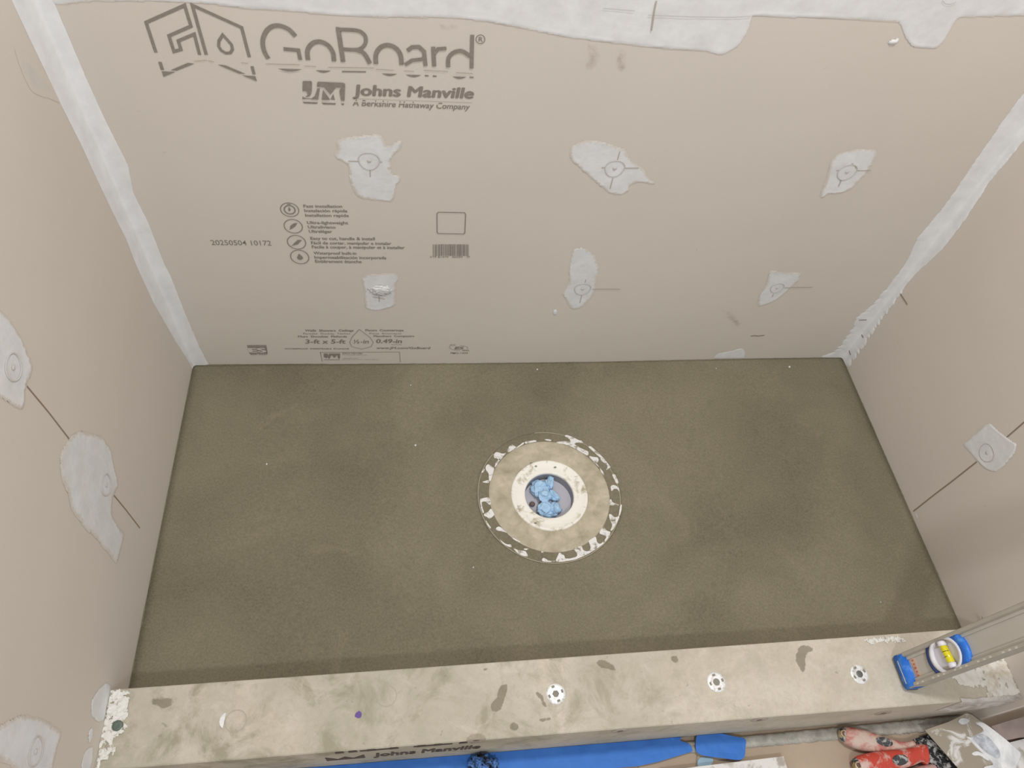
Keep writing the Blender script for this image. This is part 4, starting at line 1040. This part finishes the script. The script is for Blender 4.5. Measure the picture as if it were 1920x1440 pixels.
# ---- putty knives
cK = crop(9.6, 1560, 1330)
def put_knife(label, stations, z, blade_pts, red, cap_ring, insert, parts_extra=None, group=None):
    P = [fl(*cK(u, v), z) for u, v, _ in stations]
    HW = [(fl(*cK(u, v - h), z) - fl(*cK(u, v + h), z)).length/2 for u, v, h in stations]
    root = thing('putty_knife', label, 'putty knife', (P[0].x, P[0].y, ZF))
    sts = []
    # smooth resample
    arr = [(p.x, p.y, h) for p, h in zip(P, HW)]; arr = cmr(arr, 5)
    for i, (x, y, h) in enumerate(arr):
        a = Vector((arr[max(0,i-1)][0], arr[max(0,i-1)][1], 0)); b = Vector((arr[min(len(arr)-1,i+1)][0], arr[min(len(arr)-1,i+1)][1], 0))
        t = (b - a).normalized(); s = Vector((-t.y, t.x, 0)); sts.append((Vector((x, y, z)), max(.002, h), min(.0125, max(.002, h)*.85), s))
    cut = 9
    bm = bmesh.new(); loft(bm, sts[cut:]); h_ = link('handle', bm, red, root, True)
    bm = bmesh.new(); loft(bm, sts[2:cut+1]); c_ = link('butt', bm, M_dark, root, True)
    bm = bmesh.new(); loft(bm, [(p, a*1.03, b*1.05, s) for p, a, b, s in sts[:4]]); link('end_cap', bm, M_brass, root, True)
    # hanging hole with its brass rim
    p, a, b, s = sts[7]; bm = bmesh.new()
    K = 24; zt_ = z + b + .0002; rings = []
    for r, dz in ((.0062, -.001), (.0060, .0008), (.0045, .0008), (.0040, -.0006)):
        rings.append([bm.verts.new((p.x + r*math.cos(2*math.pi*i/K), p.y + r*math.sin(2*math.pi*i/K), zt_ + dz)) for i in range(K)])
    for q, w_ in zip(rings, rings[1:]):
        for i in range(K): bm.faces.new((q[i], q[(i+1) % K], w_[(i+1) % K], w_[i]))
    fix(bm); link('hanging_hole', bm, M_brass, root, True)
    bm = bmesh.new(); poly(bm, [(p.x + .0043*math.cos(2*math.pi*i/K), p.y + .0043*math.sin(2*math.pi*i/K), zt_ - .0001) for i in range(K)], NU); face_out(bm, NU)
    link('hole_shadow_plug', bm, mat_plain('hole_shade', (120, 88, 66), .9), root)  # disc closing the hole, the shade inside painted in its brown
    # grip insert
    (u0, v0), (u1, v1), hh = insert
    A = fl(*cK(u0, v0), z); B = fl(*cK(u1, v1), z); d = (B - A); s = Vector((-d.y, d.x, 0)).normalized(); bm = bmesh.new(); K = 28
    zi = z + .0128; rings = []
    for k, dz in ((1, -.004), (.97, .0006), (.7, .0014)):
        rings.append([bm.verts.new((A + B)*.5 + d*.5*k*math.cos(t) + s*hh*k*math.sin(t) + Vector((0,0,zi - z + dz))) for t in (2*math.pi*i/K for i in range(K))])
    for q, w_ in zip(rings, rings[1:]):
        for i in range(K): bm.faces.new((q[i], q[(i+1) % K], w_[(i+1) % K], w_[i]))
    bm.faces.new(rings[-1]); fix(bm); link('grip_insert', bm, M_dark, root, True)
    # steel neck and blade
    q = [fl(*cK(u, v), z) for u, v in blade_pts]; bm = bmesh.new(); slab(bm, [p - Vector((0,0,.0008)) for p in q], NU, .0016); fix(bm)
    link('blade', bm, M_steel, root)
    return root
zk = ZF + .0135
put_knife('red-handled putty knife caked in white, the upper one touching the grey strip', [(118,440,45),(150,445,95),(220,462,140),(300,488,168),(480,540,188),(700,592,172),(900,625,140),(1080,645,108),(1250,662,78),(1400,655,72),(1480,640,80)], zk,
          [(1380,600),(1480,530),(1620,480),(1760,440),(2100,560),(2250,800),(1900,860),(1640,800),(1460,700)], M_redl, None, ((720,570),(1030,635),.0075))
put_knife('bright red-handled putty knife with a rectangular grey inset, the lower one', [(388,1020,45),(410,1022,100),(470,1012,150),(560,1002,175),(700,985,188),(900,950,190),(1150,905,170),(1380,862,150),(1520,812,140),(1600,800,165),(1680,815,180)], zk + .006,
          [(1620,650),(1700,500),(1900,640),(2300,900),(2200,1250),(1980,1180),(1780,960),(1650,960)], M_red, None, ((1020,950),(1300,905),.0085))
bm = bmesh.new()
put_knife('pale pinkish putty knife handle at the lower frame edge below the red ones', [(1240,1330,45),(1260,1328,90),(1310,1310,130),(1380,1285,150),(1480,1250,165),(1580,1210,165),(1680,1175,160),(1780,1135,140),(1860,1110,130)], zk,
          [(1800,1030),(1960,1040),(2200,1250),(2300,1500),(1900,1300)], mat_two('pinkish_rubber', (170, 104, 106), (196, 166, 160), 30, .4, .6, .6), None, ((1430,1275),(1600,1205),.006))

# ---- broad mud-smeared blade resting on the knives
tb = thing('taping_knife', 'broad taping knife blade smeared with grey mud and white compound', 'taping knife', tuple(fl(1800,1400,ZF)))
zl, zr = ZF + .036, ZF + .052
def pb(px, py, z): return fl(px, py, z)
qt = [pb(1734,1369,zl), pb(1795,1348,zl+.006), pb(1812,1336,zr-.004), pb(1822,1339,zr), pb(1868,1372,zr), pb(1912,1412,zr), pb(1914,1420,zr), pb(1908,1440,zr), pb(1890,1475,zr), pb(1840,1492,zl+.004), pb(1797,1441,zl)]
bm = bmesh.new()
# planar surface through a fitted plane
c_ = sum(qt, Vector())/len(qt); nrm = (qt[4]-qt[0]).cross(qt[9]-qt[0]).normalized()
if nrm.z < 0: nrm = -nrm
fit = []
for px, py in ((1734,1369),(1780,1353),(1812,1337),(1822,1340),(1868,1374),(1910,1410),(1915,1418),(1910,1430),(1885,1475),(1840,1495),(1797,1441)):
    d = ray(px, py); t = (c_ - CAM).dot(nrm)/d.dot(nrm); fit.append(CAM + d*t)
slab(bm, fit, -nrm, .0012); fix(bm); link('blade', bm, M_blade, tb)
def onb(px, py): d = ray(px, py); t = (c_ - CAM).dot(nrm)/d.dot(nrm); return CAM + d*t
cB = crop(9.6, 1720, 1300)
def mudslab(name, pts, th, mat, j=.001, sd=0):
    P = soften(densify([onb(*cB(*q)) for q in pts], .003), 2)
    bm = bmesh.new(); n_ = len(P); cc = sum(P, Vector())/n_
    lo = [bm.verts.new(p + nrm*.0001) for p in P]; hi = [bm.verts.new(p.lerp(cc, .04) + nrm*(th*(1 + .3*noise.noise(p*90)))) for p in P]
    for i in range(n_): bm.faces.new((lo[i], lo[(i+1) % n_], hi[(i+1) % n_], hi[i]))
    f = bm.faces.new(hi); bmesh.ops.triangulate(bm, faces=[f]); fix(bm)
    return link(name, bm, mat, tb)
mudslab('white_compound_coat', [(1010,520),(1150,500),(1330,620),(1520,770),(1700,920),(1860,1060),(1870,1110),(1830,1230),(1700,1500),(1150,1480),(1180,1330),(1380,1300),(1340,1240),(1230,1150),(1090,1010),(960,870),(850,760),(960,800),(1130,700),(1200,680),(1150,600)], .0022, M_whitemud)
mudslab('white_compound_coat', [(720,500),(780,440),(900,450),(960,500),(840,570),(770,560)], .0012, M_whitemud)
mudslab('white_compound_coat', [(950,1080),(1060,1030),(1200,1100),(1320,1230),(1230,1200),(1120,1110),(1000,1130)], .0014, M_whitemud)
mudslab('grey_mud_coat', [(960,810),(1140,710),(1250,770),(1380,900),(1480,1050),(1500,1150),(1440,1200),(1300,1120),(1150,1010),(1050,900)], .0030, mat_two('blue_grey_mud', (160, 162, 168), (206, 208, 214), 60, .4, .62, .5))
